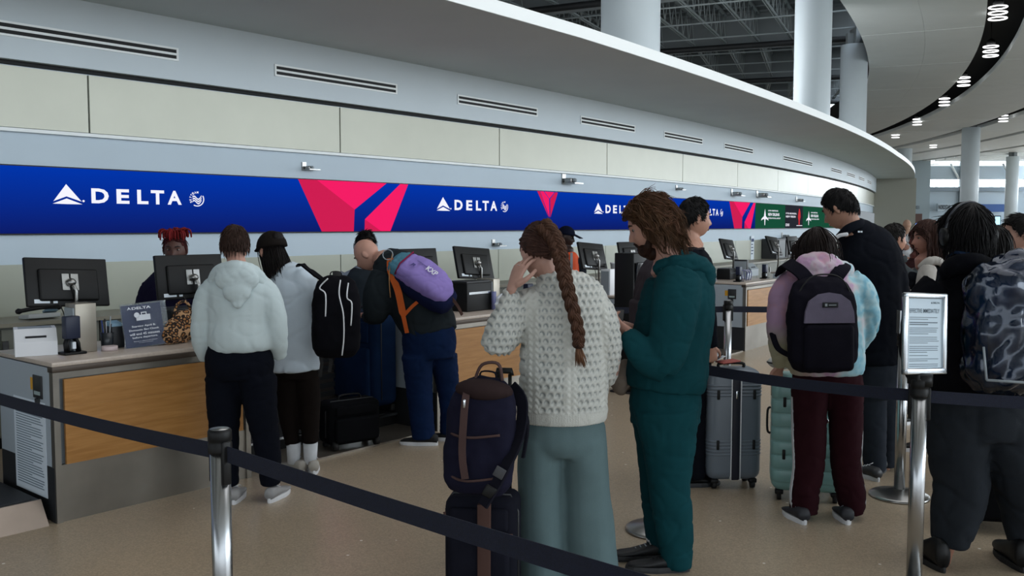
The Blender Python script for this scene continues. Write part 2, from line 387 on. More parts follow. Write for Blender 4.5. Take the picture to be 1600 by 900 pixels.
def farbox(name, px0, px1, py0, py1, Y, mm, label, cat, th=.3, **k):
    a = aty(px0, py1, Y); b_ = aty(px1, py0, Y)
    t = thing(name, label, cat, (a.x, Y, 0), 0)
    m = MB(); m.b(0, b_.x-a.x, 0, th, max(0, a.z), b_.z); m.build('panel', mm, t)
    return t, b_.x-a.x, a.z, b_.z
def far_letters(t, txt, w, z0, z1, mm, fx=0):
    m = MB(); put_text(m, txt, fx, z0, z1-z0, w, -.05); m.build('lettering', mm, t)
t, ww, z0, z1 = farbox('shop_front', 1418, 1441, 334, 420, FY-.8, mat('brown_shop', '4a2c20', .6), 'distant brown shop front beneath small dark lettering', 'shop')
m = MB(); m.b(ww*.45, ww*.95, -.1, -.02, 1.2, 1.9); m.build('menu_screen', mat('menu_screen', '4f6fb0', .4, emit=.7), t)
far_letters(t, 'CONCORSE B', ww*.75, z1+.5, z1+.85, ink_d)
t, ww, z0, z1 = farbox('hanging_sign', 1465, 1486, 318, 330, FY-1, far_l, 'distant pale sign with dark lettering left of the far column', 'sign')
far_letters(t, 'NORDSTAR', ww*.9, z0+.2, z1-.15, ink_d, ww*.05)
t, ww, z0, z1 = farbox('banner', 1528, 1573, 319, 331, FY-1, mat('banner_blue', '2a4f8a', .6), 'distant plain blue banner on the far wall', 'banner')
t, ww, z0, z1 = farbox('info_screen', 1553, 1564, 337, 355, FY-6, ink_d, 'distant upright information screen on the far wall', 'screen', .2)
m = MB(); m.b(ww*.12, ww*.88, -.03, -.01, z0+.15, z1-.1); m.build('screen', mat('info_glow', '9fd0e6', .4, emit=.9), t)
# pendant rings in the dark slots
glow = mat('lamp_ring_glow', 'ffffff', .4, emit=1.6)
def pend_mesh():
    t = thing('pendant_light', '', 'light', group='ring lamps in the dark ceiling slots'); 
    m = MB(); m.cyl((0, 0, .5), (0, 0, 1.155), .02, 6); m.lathe([(.06, .5), (.16, .42), (.16, .3), (.05, .3)], 14); m.build('lamp_holder', black_p, t)
    for i in range(3):
        m = MB(); R0 = .27; pts = [(R0*math.cos(a*PI/10), R0*math.sin(a*PI/10), -.18*i+.2) for a in range(21)]
        m.tube(pts, .022, 6, caps=False); m.build('light_ring', glow, t)
    return t
pd = pend_mesh(); first = True
pl = [(1546, 30.4, 'nearest ring lamp in the wide dark ceiling slot, at the top of the picture'), (1537, 37, 'second ring lamp from the top in the wide dark ceiling slot'), (1497, 44.7, 'third ring lamp from the top in the wide dark slot'),
      (1468, 52, 'fourth ring lamp from the top in the wide dark slot'), (1427, 62, 'fifth ring lamp down the wide dark slot, small in view'), (1394, 71, 'farthest ring lamp in the wide dark slot, just above the canopy tip'),
      (1560, 60, 'ring lamp in the second dark slot, right of the tall far column'), (1453, 80, 'ring lamp in the second dark slot, left of the tall far column')]
for px, Y, lb in pl:
    o = pd if first else copy_tree(pd); first = False
    o.location = ((px-800)/FPX*Y, Y, 8.45); o['label'] = lb
# ------------------------------------------------------------------ air vents on the fascia
vd = mat('vent_dark', '0c0f12', .7)
vents = [(-9.3, -7.7, 'air slot vent at the far left, above the start of the beige band'), (-6.55, -4.94, 'longest-looking twin air slot at the left edge of the fascia'), (-3.87, -2.25, 'second twin air slot from the left on the white fascia'), (-1.19, .42, 'third twin air slot from the left'),
         (1.54, 3.13, 'fourth twin air slot from the left'), (4.2, 5.77, 'fifth twin air slot from the left'), (6.87, 8.48, 'sixth twin air slot from the left'), (10.65, 13.3, 'seventh twin air slot from the left, brightly lit'),
         (15.65, 17.2, 'eighth twin air slot, short in view near the curve'), (18.2, 19.8, 'ninth twin air slot, near the curve end'), (20.8, 22.3, 'tenth twin air slot, near the curve end'), (23.5, 25, 'last twin air slot before the fascia turns away')]
for a, b_, lb in vents[1:]:
    t = thing('air_vent', lb, 'vent', group='twin air slots along the fascia')
    m = MB()
    for z0, z1 in ((3.105, 3.122), (3.152, 3.172), (3.202, 3.219)): sweep(m, a-.02, b_+.02, [(.10, z0), (.108, z0), (.108, z1), (.10, z1)], .4)
    for q in (a-.02, b_): sweep(m, q, q+.02, [(.10, 3.105), (.108, 3.105), (.108, 3.219), (.10, 3.219)], .4)
    m.build('frame', rim_m, t)
    for z0 in (3.122, 3.172):
        m = MB(); sweep(m, a, b_, [(.10, z0), (.103, z0), (.103, z0+.03), (.10, z0+.03)], .4); m.build('slot', vd, t)
# ------------------------------------------------------------------ long LED screen
def led(c, e):
    m_ = mat('led_'+c+str(e), c, .9, emit=e*.72, spec=.0); m_.node_tree.nodes['Principled BSDF'].inputs['Base Color'].default_value = (.01, .01, .01, 1); return m_
blue_m = bpy.data.materials.new('led_blue'); blue_m.use_nodes = True
_t = blue_m.node_tree; _b = _t.nodes['Principled BSDF']; _c = _t.nodes.new('ShaderNodeTexCoord'); _s = _t.nodes.new('ShaderNodeSeparateXYZ'); _mr = _t.nodes.new('ShaderNodeMapRange')
_mr.inputs[1].default_value = 1.585; _mr.inputs[2].default_value = 2.116; _r = _t.nodes.new('ShaderNodeValToRGB')
_r.color_ramp.elements[0].color = (*lin('0b1a66'), 1); _r.color_ramp.elements[1].color = (*lin('0034a8'), 1)
_t.links.new(_c.outputs['Object'], _s.inputs[0]); _t.links.new(_s.outputs['Z'], _mr.inputs[0]); _t.links.new(_mr.outputs[0], _r.inputs[0])
_t.links.new(_r.outputs[0], _b.inputs['Emission Color']); _b.inputs['Emission Strength'].default_value = .72
_b.inputs['Base Color'].default_value = (.001, .002, .01, 1); _b.inputs['Roughness'].default_value = .9; _b.inputs['Specular IOR Level'].default_value = .0
Z0, Z1 = 1.585, 2.116
scr = thing('video_screen', 'long curved blue and green video screen running along the wall above the counters', 'screen')
m = MB(); sweep(m, -16, 45, [(0, Z0-.01), (.05, Z0-.01), (.05, Z1+.01), (0, Z1+.01)]); m.build('housing', black_p, scr)
def seg(s0, s1, mm, nm): m = MB(); sweep(m, s0, s1, [(.05, Z0), (.056, Z0), (.056, Z1), (.05, Z1)], .7); m.build(nm, mm, scr)
seg(-16, 8.85, blue_m, 'display_panel'); seg(8.85, 11.04, led('0d6b4a', .45), 'display_panel'); seg(11.04, 12.65, led('2c2f3c', .5), 'display_panel')
seg(12.65, 17.6, led('0d6b4a', .45), 'display_panel'); seg(17.6, 45, led('c9d4dc', .5), 'display_panel')
def on_screen(name, polys, mm, sref=None, y=.0585):
    """flat shapes laid on the curved screen: polys of (s, z), each a list"""
    m = MB()
    for P in polys:
        cs = sum(p[0] for p in P)/len(P)
        n = len(P); vs = [pv(s, .057, z) for s, z in P]+[pv(s, y, z) for s, z in P]
        m.add(vs, [tuple(range(n)), tuple(range(n, 2*n))[::-1]]+[(i, (i+1) % n, (i+1) % n+n, i+n) for i in range(n)])
    return m.build(name, mm, scr)
lw = led('f4f4ff', 1.0); pink = led('ff1468', .9); pink_d = led('e31557', .8)
GL = {'D': [[(0, 0), (0, 1), (.45, 1), (.8, .85), (1, .5), (.8, .15), (.45, 0)], [(.24, .22), (.42, .22), (.62, .32), (.72, .5), (.62, .68), (.42, .78), (.24, .78)]]}
def letter(ch, s0, s1, z0, z1):
    m = MB(); vs, fs, asp = text_geo(ch, .035)
    m.add([pv(s0+a*(s1-s0), .0585, z0+b*(z1-z0)) for a, b in vs], fs); m.build('letter', lw, scr)
def logo(sx, w, zb=None, cut=None):
    """triangle mark, five letters and round alliance mark; sx = left end of triangle, w = total width"""
    k = w/1.37; z0 = 1.845; z1 = z0+.128
    g = lambda x: sx+x*k
    Q = lambda x, y: (sx+(x-310)/4*w/(945/4)*1.0, 1.825+(322-y)/4*.0049*1.0)
    # pixel ratios of the first mark
    def S(x): return sx+(x-308)/(1253-308)*w
    def Zv(y): return 1.823+(321-y)*.00124
    on_screen('triangle_mark', [[(S(385), Zv(190)), (S(312), Zv(303)), (S(385), Zv(270))], [(S(385), Zv(190)), (S(385), Zv(270)), (S(470), Zv(303))],
                                [(S(308), Zv(319)), (S(386), Zv(284)), (S(386), Zv(321))], [(S(386), Zv(284)), (S(474), Zv(321)), (S(386), Zv(321))]], lw)
    on_screen('dot', [[(S(481)+.01*math.cos(a), Zv(299)+.009*math.sin(a)) for a in [i*PI/4 for i in range(8)]]], lw)
    for ch, a, b_ in (('D', 527, 630), ('E', 677, 756), ('L', 805, 876), ('T', 893, 980), ('A', 1002, 1097)):
        letter(ch, S(a), S(b_), Zv(312), Zv(212))
    cx, cz, R = S(1205), Zv(268), Zv(268)-Zv(322)
    rx = (S(1253)-S(1152))/2
    arc = []; N = 16
    for i in range(N):
        a0 = rad(-120+i*150/N); a1 = rad(-120+(i+1)*150/N); th = .13
        arc.append([(cx+rx*math.cos(a0), cz+R*math.sin(a0)), (cx+rx*math.cos(a1), cz+R*math.sin(a1)), (cx+rx*(1-th)*math.cos(a1), cz+R*(1-th)*math.sin(a1)), (cx+rx*(1-th)*math.cos(a0), cz+R*(1-th)*math.sin(a0))])
    on_screen('round_mark', arc, lw)
    for j in range(3):
        wv = []; M_ = 8
        for i in range(M_):
            def q(t): return (cx+rx*(-.62+1.24*t), cz+R*(.22-.3*j+.28*math.sin(t*2*PI*.95-2.4+PI)*1.0+.25*(t-.5)))
            x0, y0 = q(i/M_); x1, y1 = q((i+1)/M_); h = R*.085
            wv.append([(x0, y0-h), (x1, y1-h), (x1, y1+h), (x0, y0+h)])
        on_screen('wave_mark', wv, lw)
    m = MB()
    for i, ch in enumerate('SKYTEAM'):
        a = rad(205-i*20); vs, fs, _ = text_geo(ch, .03); hh = R*.3; wd = rx*.24
        for_ = [((u-.5)*wd, (v-.0)*hh) for u, v in vs]; ca, sa = math.cos(a-PI/2), math.sin(a-PI/2)
        m.add([pv(cx+rx*.78*math.cos(a)+x*ca-y*sa*rx/R, .0585, cz+R*.78*math.sin(a)+x*sa*R/rx+y*ca) for x, y in for_], fs)
    m.build('small_lettering', lw, scr)
logo(-6.04, 1.37); logo(-1.54, 1.38); logo(1.98, 1.45); logo(5.55, 1.4)
def widget(s0, w):
    def S(x): return s0+(x-245)/(935-245)*w
    def Zv(x, y): t = (x-245)/(935-245); top = 122+(152-122)*t; return Z1-(y-top)/(438-top)*(Z1-Z0)
    P = lambda L: [(S(x), Zv(x, y)) for x, y in L]
    on_screen('red_mark', [P([(350, 126), (785, 145), (575, 305)])], pink)
    on_screen('red_mark', [P([(245, 122), (350, 126), (575, 305), (568, 438), (375, 438)])], pink_d)
    on_screen('red_mark', [P([(880, 149), (935, 152), (808, 438), (745, 438), (640, 365)])], pink)
    on_screen('red_mark', [P([(640, 365), (745, 438), (637, 438)])], pink_d)
widget(-3.59, 1.57); widget(7.29, 1.56)
def widget2(s0, w):
    S = lambda x: s0+(x-140)/(255-140)*w; Zv = lambda y: Z1-(y-195)/(430-195)*(Z1-Z0)
    P = lambda L: [(S(x), Zv(y)) for x, y in L]
    on_screen('red_mark', [P([(158, 196), (175, 196), (205, 240), (208, 352)]), P([(180, 196), (235, 198), (207, 238)])], pink)
    on_screen('red_mark', [P([(140, 196), (156, 196), (204, 352)]), P([(240, 198), (255, 199), (213, 352), (212, 240)])], pink_d)
widget2(.5, .5)
def airport_ad(s0):
    lis = [[(0, .9), (.035, .55), (.03, .3), (-.03, .3), (-.035, .55)], [(.03, .5), (.13, .36), (.15, .24), (.10, .3), (.03, .34)], [(-.03, .5), (-.03, .34), (-.10, .3), (-.15, .24), (-.13, .36)], [(-.02, .3), (.02, .3), (.01, -.02), (-.01, -.02)]]
    H = .36
    on_screen('lily_mark', [[(s0+x*1.7, 1.66+z*H*1.05) for x, z in P] for P in lis], lw)
    for txt, z, h, wd in (('LOUIS ARMSTRONG', 1.955, .03, .75), ('NEW ORLEANS', 1.855, .065, .85), ('INTERNATIONAL AIRPORT', 1.79, .03, .95)):
        m = MB(); vs, fs, _ = text_geo(txt, .03); m.add([pv(s0+.22+a*wd, .0585, z+b*h) for a, b in vs], fs); m.build('lettering', lw, scr)
airport_ad(9.5); airport_ad(13.25); airport_ad(15.8)
for txt, s0, z, h, wd in (('IF YOU ARE UNUSUAL,', 11.1, 1.90, .045, .95), ('NEW VISION', 11.1, 1.83, .045, .85), ('DXI', 11.1, 1.63, .06, .3)):
    m = MB(); vs, fs, _ = text_geo(txt, .03); m.add([pv(s0+a*wd, .0585, z+b*h) for a, b in vs], fs); m.build('lettering', lw, scr)
on_screen('red_figure', [[(12.3+.12*x, z) for x, z in ((-.5, 1.66), (.5, 1.66), (.35, 1.75), (1, 1.85), (.8, 1.95), (.3, 2.04), (-.2, 2.05), (-.8, 1.94), (-1, 1.84), (-.4, 1.75))]], led('d8303c', .8))
on_screen('red_figure', [[(12.05, 1.635), (12.6, 1.635), (12.6, 1.65), (12.05, 1.65)]], led('f4f4ff', 1.0))
# ------------------------------------------------------------------ little wall brackets
def bracket(s, z, lb, big=1.0, plate=True):
    t = thing('wall_bracket', lb, 'bracket', pv(s, 0, z), prot(s), 'small silver sensors on the wall')
    m = MB(); m.b(-.035*big, .035*big, -.012, 0, -.05*big, .06*big); m.build('back_plate', steel, t)
    m = MB(); m.b(-.02, .16*big, -.16*big, -.012, -.05*big, -.035*big); m.box((.03, -.07*big, -.015), (.09*big, .09*big, .05*big), bev=.01); m.build('arm', steel, t)
    m = MB(); m.ell((.03, -.13*big, -.015), (.025*big, .03*big, .025*big), n=10, m=6); m.build('sensor', grey_p, t)
bracket(-3.47, 2.25, 'small silver sensor on the wall above the big left red mark', .75)
bracket(1.23, 2.30, 'silver bracket on the wall above the small red mark', 1.3)
bracket(4.9, 2.30, 'small silver bracket above the screen behind the bearded man', .8)
bracket(7.55, 2.29, 'silver bracket above the second big red mark, on its left', 1.3)
bracket(9.1, 2.31, 'silver bracket above the first green screen section', 1.5)
bracket(12.2, 2.27, 'far silver sensor above the dark screen section', 1.1)
bracket(-.4, 1.42, 'small silver sensor below the screen, over the second counter monitor', .8)
bracket(11.0, 1.42, 'small silver sensor below the green screen section', 1.1)
# ------------------------------------------------------------------ credenza along the wall
for k, s0 in enumerate([-8.9+1.5*i for i in range(22)]):
    t = thing('back_cabinet', 'grey cabinet unit under the wall ledge behind the counters', 'cabinet', pv(s0, 0, 0), prot(s0), 'row of low grey cabinets along the wall')
    m = MB(); m.b(.005, 1.495, -.5, -.03, .08, .9); m.build('body', mat('cabinet_grey', '6f7168', .5, nscale=3, namp=.05), t)
    for q in (0, 1):
        m = MB(); m.b(.02+q*.74, .74+q*.74, -.52, -.5, .1, .88); d = m.build('door', mat('cabinet_door', '77796f', .5), t)
        m = MB(); m.b(.62+q*.14, .66+q*.14, -.54, -.52, .7, .8); m.build('handle', steel, d)
    m = MB(); m.b(0, 1.5, -.5, -.03, 0, .08); m.build('plinth', black_p, t)
t = thing('worktop', 'long continuous tan worktop over the low cabinets behind the counters', 'worktop')
m = MB(); sweep(m, -10, 25, [(.03, .9), (.56, .9), (.56, .93), (.03, .93)]); m.build('slab', mat('tan_worktop', '8f8b7c', .4), t)
# ------------------------------------------------------------------ check-in counters
CL = 1.22
def notice(t, y0, y1, z0, z1, lines, head=None):
    """sheet on the counter's left side (plane x=0, facing -x)"""
    m = MB(); m.b(-.014, -.012, y0, y1, z0, z1); sh = m.build('notice_sheet', paper, t)
    m = MB(); n = lines; rnd = random.Random(int(y0*100)+lines)
    if head: put_text(m, head, 0, z1-.05, .022, (y1-y0)*.4, 0, .02, M=Matrix(((0, 0, 0, -.0155), (-1, 0, 0, y1-.03), (0, 0, 1, 0), (0, 0, 0, 1))))
    for i in range(n):
        z = z1-.075-(z1-z0-.1)*i/n; ww = (y1-y0-.06)*(1 if i % 5 else .6)*rnd.uniform(.9, 1)
        m.b(-.0155, -.0145, y1-.03-ww, y1-.03, z, z+(z1-z0)/n*.3)
    m.build('print', mat('print_grey', '76858f', .8), sh)
def counter(s, lb, notes=True):
    t = thing('check_in_counter', lb, 'counter', pv(s, 2.57), prot(s), 'check-in counters along the wall')
    m = MB(); m.b(0.012, CL-.012, .03, .68, .02, .86); m.build('carcass', grey_p, t)
    m = MB(); m.b(-.012, .012, 0, .72, .31, .865); m.build('side_panel', mat('side_laminate', 'a6b0b8', .5), t)
    m = MB(); m.b(-.012, .012, 0, .72, 0, .31); m.b(-.016, 0, .0, .06, .0, .31); m.build('side_kick', dark_p, t)
    m = MB(); m.b(CL-.012, CL+.012, 0, .72, 0, .865); m.build('side_panel', grey_p, t)
    m = MB(); m.b(-.015, CL+.015, -.01, .76, .872, .897, .003); m.build('countertop', counter_top, t)
    m = MB(); m.b(-.015, CL+.015, -.012, .05, .84, .872, .002); m.build('edge_rail', rail_m, t)
    m = MB(); m.b(-.014, .02, -.014, .03, 0, .84); m.b(CL-.02, CL+.014, -.014, .03, 0, .84); m.b(.02, CL-.02, -.004, .03, .805, .84); m.build('metal_frame', steel_k, t)
    for z0, z1 in ((.325, .4825), (.483, .6415), (.642, .80)):
        m = MB(); m.b(.045, CL-.045, -.02, .0, z0, z1); m.build('wood_board', wood, t)
    m = MB(); m.b(.02, CL-.02, .0, .03, 0, .32); m.build('kick_plate', steel_k, t)
    if True:
        if notes: notice(t, .1, .52, .12, .66, 30, 'NOTICE')
        m = MB(); m.b(-.02, -.012, .12, .235, .68, .81, .003); m.b(-.03, -.012, .16, .19, .635, .68); r = m.build('scale_readout', dark_p, t)
        m = MB(); m.b(-.022, -.02, .14, .215, .70, .72); m.build('digits', mat('readout_grey', '9fb0b0', .4), r)
        m = MB(); m.b(-.0135, -.012, .235, .28, .72, .79); m.build('orange_sticker', mat('orange_sticker', 'd09a2a', .6), t)
    return t
CS = [-7.15, -4.21, -1.25, 1.65, 4.62, 7.6]
CN = ['nearest counter at the left edge, with printed notices on its side', 'second counter from the left, behind the leaning bald man', 'third counter from the left, mostly hidden behind the bearded man',
      'fourth counter, with the belt post before its side panel', 'fifth counter, behind the girl in the tie-dye hoodie', 'sixth and farthest counter, hidden by the tall man in black']
for s, n in zip(CS, CN): counter(s, n, s < -7)
for i, s in enumerate(CS):
    w_ = 1.64
    t = thing('bag_scale', ['bag scale platform with a steel ramp at the lower left corner', 'bag scale platform under the blue suitcase and black duffel', 'bag scale platform behind the woman with the braid', 'bag scale platform behind the bearded man', 'bag scale platform right of the fourth counter', 'farthest bag scale platform'][i], 'scale', pv(s-w_/2-.03, 2.57), prot(s-w_/2), 'bag scales between the counters')
    h = w_/2-.01
    if i == 0:
        m = MB(); m.prism([(0, 0), (.09, .125), (.72, .125), (.72, 0)], 2*h, Matrix(((0, 1, 0, h), (1, 0, 0, 0), (0, 0, 1, 0), (0, 0, 0, 1)))); m.build('platform_body', dark_p, t)
        m = MB(); m.loft([[(-h, -.012, 0), (h, -.012, 0), (h, 0, .004), (-h, 0, .004)], [(-h, .085, .13), (h, .085, .13), (h, .1, .13), (-h, .1, .13)]], smooth=False); m.build('steel_ramp', mat('ramp_steel', '8c8177', .42, .8, nscale=3, namp=.15), t)
    else:
        m = MB(); m.b(-h, h, 0, .42, 0, .014); m.build('floor_plate', mat('plate_steel', '8f877c', .35, .8, nscale=3, namp=.12), t)
        m = MB(); m.b(-h, h, .42, .78, 0, .10); m.build('platform_body', black_p, t)
        m = MB(); m.b(-h, h, .405, .43, .09, .108); m.build('bright_edge', chrome, t)
    m = MB(); m.b(-h+.04, h-.04, .44 if i else .12, .76, .125 if not i else .1, .135 if not i else .112); m.build('weighing_plate', dark_p, t)
    bk = MB(); bk.b(-h, h, .8, .9, 0, .62); b2 = bk.build('back_panel', mat('scale_back', '403a36', .5), t)
    for q in range(7): m = MB(); m.b(-h+.05, h-.05, .785, .8, .12+q*.07, .16+q*.07); m.build('slat', dark_p, b2)
# ------------------------------------------------------------------ counter equipment
def loc_rot(s, d, z=0, extra=0): return pv(s, d, z), prot(s)+extra
def monitor(s, d, zc, lb, w=.50, h=.30, tilt=12, yaw=0, roll=0, base=.897, post=True, bx=None):
    """screen faces the wall (+y local); customers see its back"""
    p, r = loc_rot(s, d, 0, rad(yaw)); t = thing('monitor', lb, 'monitor', p, r, 'computer monitors on the counters')
    M = Matrix.Translation((0, 0, zc)) @ Euler((rad(-tilt), rad(roll), 0)).to_matrix().to_4x4()
    m = MB(); m.M = M; m.box((0, 0, 0), (w, .028, h), bev=.006); m.box((0, -.02, -.02), (w*.72, .03, h*.66), bev=.012); m.build('housing', black_p, t)
    m = MB(); m.M = M; m.b(-w/2+.012, w/2-.012, .0145, .016, -h/2+.02, h/2-.012); m.build('screen', mat('screen_off_white', '3b4a60', .2, emit=.5), t)
    m = MB(); m.M = M; m.b(-.048, -.005, -.042, -.035, -.055, .045); m.b(.005, .05, -.042, -.035, -.055, .045); m.build('mount_plate', steel, t)
    m = MB(); m.M = M; m.b(-w*.42, -w*.24, -.0165, -.014, -h*.44, -h*.36); m.b(-w*.2, -w*.15, -.0165, -.014, -h*.44, -h*.34); m.build('label_sticker', paper, t)
    if post:
        hub = M @ Vector((0.0, -.055, -.01)); foot = Vector((bx if bx is not None else .05, -.05, base))
        m = MB(); m.ell(tuple(hub), (.028, .03, .025), n=10, m=6); m.tube([hub, hub+Vector((.02, -.02, -.05)), (foot.x, foot.y, base+.02)], [.012, .011, .011], 8); m.cyl((foot.x, foot.y, base-.001), (foot.x, foot.y, base+.012), .045, 18); m.build('arm', steel, t)
        c0 = M @ Vector((-.08, -.03, -h*.45)); m = MB(); m.tube(smoothpath([c0, c0+Vector((.02, -.02, -.05)), (foot.x-.02, -.04, base+.05), (foot.x, 0, base+.004)], 5), .0035, 5); m.build('cable', rubber, t)
    return t
def steel_box(s, d, lb, w=.12, dp=.15, h=.27, mm=None):
    p, r = loc_rot(s, d); t = thing('counter_pedestal', lb, 'pedestal', p, r, 'metal boxes standing on the counters')
    m = MB(); m.b(-w/2, w/2, -dp/2, dp/2, .898, .898+h, .003); m.build('box_body', mm or mat('satin_steel', 'a39d92', .42, .7, nscale=2, namp=.1), t)
    m = MB(); m.b(-w/2-.01, -w/2, -dp/2+.01, dp/2-.01, .9, .898+h*.92); m.build('side_cover', grey_p, t)
    return t
def reader(s, d, lb, h=.2, head='0f1a34'):
    p, r = loc_rot(s, d); t = thing('document_reader', lb, 'reader', p, r, 'black upright readers on the counters')
    m = MB(); m.box((0, 0, .905), (.13, .1, .014), bev=.004); m.build('foot', black_p, t)
    m = MB(); m.tube([(-.03, 0, .91), (-.035, 0, .96), (-.02, .0, 1.0)], [(.012, .03)]*3, 8, side=(1, 0, 0)); m.tube([(.035, 0, .91), (.03, 0, .96), (.012, .0, 1.0)], [(.012, .03)]*3, 8, side=(1, 0, 0)); m.build('bracket', black_p, t)
    m = MB(); m.box((-.005, -.005, .995+h*.25), (.085, .06, h*.55), bev=.006); m.build('scanner_head', mat('reader_'+head, head, .45), t)
    m = MB(); m.box((.0, -.02, .95), (.02, .02, .04)); m.build('sensor', paper, t)
    return t
monitor(-6.815, 2.0, 1.30, 'black monitor at far left, seen from behind, facing the wall', tilt=14, roll=3, bx=.02)
monitor(-6.0, 2.0, 1.30, 'black monitor in front of the red-haired agent', tilt=8, bx=.02)
steel_box(-6.845, 2.235, 'tall satin steel box on the first counter below the far left monitor', .125, .13, .29)
reader(-6.93, 2.3, 'navy-headed document reader beside the steel box on the first counter', .24)
# white ticket printer
def printer(s, d, lb, w=.24, dp=.2, h=.15, mm=None, yaw=0):
    p, r = loc_rot(s, d, 0, yaw); t = thing('label_printer', lb, 'printer', p, r)
    m = MB(); prof = [(-dp/2, 0), (dp/2, 0), (dp/2, h), (-dp*.15, h), (-dp/2, h*.55)]
    m.prism(prof, w, Matrix(((0, 1, 0, w/2), (1, 0, 0, 0), (0, 0, 1, .898), (0, 0, 0, 1)))); m.build('case', mm or white_p, t)
    m = MB(); m.box((0, -dp*.38, .898+h*.7), (w*.5, .012, .012), (rad(40), 0, 0)); m.build('paper_slot', ink_d, t)
    m = MB(); m.b(-w*.4, w*.4, -.02, dp*.4, .898+h, .9+h); m.build('lid', grey_p, t)
    return t
printer(-7.06, 2.12, 'white label printer at the left end of the first counter', .22, .24, .15, yaw=rad(-20))
def phone(s, d, z, lb):
    p, r = loc_rot(s, d); t = thing('desk_phone', lb, 'phone', p, r)
    m = MB(); m.box((0, 0, z+.02), (.24, .19, .035), (rad(-6), 0, 0), .008); m.build('base', mat('phone_grey', 'a9adad', .5), t)
    m = MB(); m.tube(smoothpath([(-.17, -.04, z+.07), (-.05, -.04, z+.085), (.06, -.04, z+.09), (.13, -.04, z+.085)], 4), [.024]+[.016]*11+[.024], 10, ends=True); m.build('handset', black_p, t)
    m = MB(); m.box((.09, .02, z+.055), (.1, .06, .02), (rad(-20), 0, 0), .003); m.build('display', mat('phone_display', '6d8796', .3), t)
phone(-6.3, .36, .93, 'grey desk phone with black handset on the ledge behind the first counter')
def pen_cup(s, d, lb, c='20262c'):
    p, r = loc_rot(s, d); t = thing('pen_holder', lb, 'pen holder', p, r)
    m = MB(); m.lathe([(.03, .898), (.034, .9), (.038, 1.0), (.034, 1.0), (.03, .905), (.0, .905)], 18); m.build('cup', mat('cup_'+c, c, .3), t)
    for i in range(5):
        a = i*1.3; m = MB(); m.tube([(.012*math.cos(a), .012*math.sin(a), .908), (.028*math.cos(a), .028*math.sin(a), 1.05+.012*i)], .004, 6); m.build('pen', [ink_d, white_p, mat('pen_blue', '24408a', .4), ink_d, grey_p][i], t)
pen_cup(-6.7, 2.25, 'black pen holder with pens left of the blue counter sign')
t = thing('tag_box', 'small dark box with blue tags beside the counter sign', 'box', *loc_rot(-6.62, 2.2)[:1], prot(-6.62))
m = MB(); m.b(-.05, .03, -.05, .05, .898, 1.03, .004); m.build('box_body', dark_p, t)
for i in range(4): m = MB(); m.b(-.045, .025, -.04+i*.022, -.036+i*.022, .95, 1.05+.004*i); m.build('bag_tag', mat('tag_blue', '8fb2c8', .5), t)
t = thing('tape_ring', 'pale ring of wristbands lying on the first counter by the steel box', 'ring', pv(-6.72, 2.32), prot(-6.72))
m = MB(); m.lathe([(.04, .898), (.046, .9), (.046, .925), (.04, .925)], 22); m.build('ring', mat('pale_pink', 'c8b8b8', .6), t)
# acrylic counter sign
p, r = loc_rot(-6.49, 2.33); t = thing('counter_sign', 'navy printed sign in a clear acrylic stand on the first counter', 'sign', p, r+rad(-4))
MS = Matrix.Translation((0, 0, .90)) @ Euler((rad(-9), rad(-3), 0)).to_matrix().to_4x4()
m = MB(); m.M = MS; m.b(-.135, .155, .0, .003, 0, .275); m.b(-.135, .155, -.004, -.001, 0, .275); m.b(-.135, .155, -.004, .07, 0, .003); m.build('acrylic_holder', mat('acrylic', 'dfe8ee', .05, trans=.9, alpha=.35), t)
m = MB(); m.M = MS; m.b(-.13, .12, -.0005, .0005, .003, .265); pr = m.build('printed_card', mat('navy_card', '1b2a55', .5), t)
m = MB(); m.M = MS
put_text(m, 'DELTA', -.065, .235, .016, .12, -.006, .03)
m.prism([(-.095, .234), (-.082, .242), (-.082, .255)], .0005, Matrix.Translation((0, -.0055, 0))); m.prism([(-.082, .242), (-.069, .234), (-.082, .255)], .0005, Matrix.Translation((0, -.0055, 0)))
m.b(-.045, .045, -.006, -.0055, .165, .2); m.b(-.012, -.006, -.006, -.0055, .2, .213); m.b(.018, .024, -.006, -.0055, .2, .213); m.b(-.012, .024, -.006, -.0055, .21, .216)
for i, (tx, wd) in enumerate((('Starting April 8,', .15), ('Domestic Bag Check', .19), ('will end 45 minutes', .19), ('before departure.', .16))): put_text(m, tx, -.005, .122-i*.023, .015, wd, -.006, .02, centre=True)
put_text(m, 'Please see our website for more information', -.005, .036, .006, .15, -.006, .0, centre=True); put_text(m, 'For Airport Departures', -.005, .026, .005, .09, -.006, 0, centre=True)
m.build('lettering', mat('card_white', 'dfe5ee', .6), pr)
m = MB(); m.M = MS; m.lathe([(.0, -.0), (.018, 0), (.018, .001), (0, .001)], 16, (0, 0, 0)); 
m2 = MB(); m2.M = MS @ Matrix.Translation((-.04, -.007, .2)) @ Euler((PI/2, 0, 0)).to_matrix().to_4x4(); m2.lathe([(.013, 0), (.017, 0), (.017, .001), (.013, .001)], 18); m2.build('clock_icon', mat('card_white', 'dfe5ee', .6), pr)
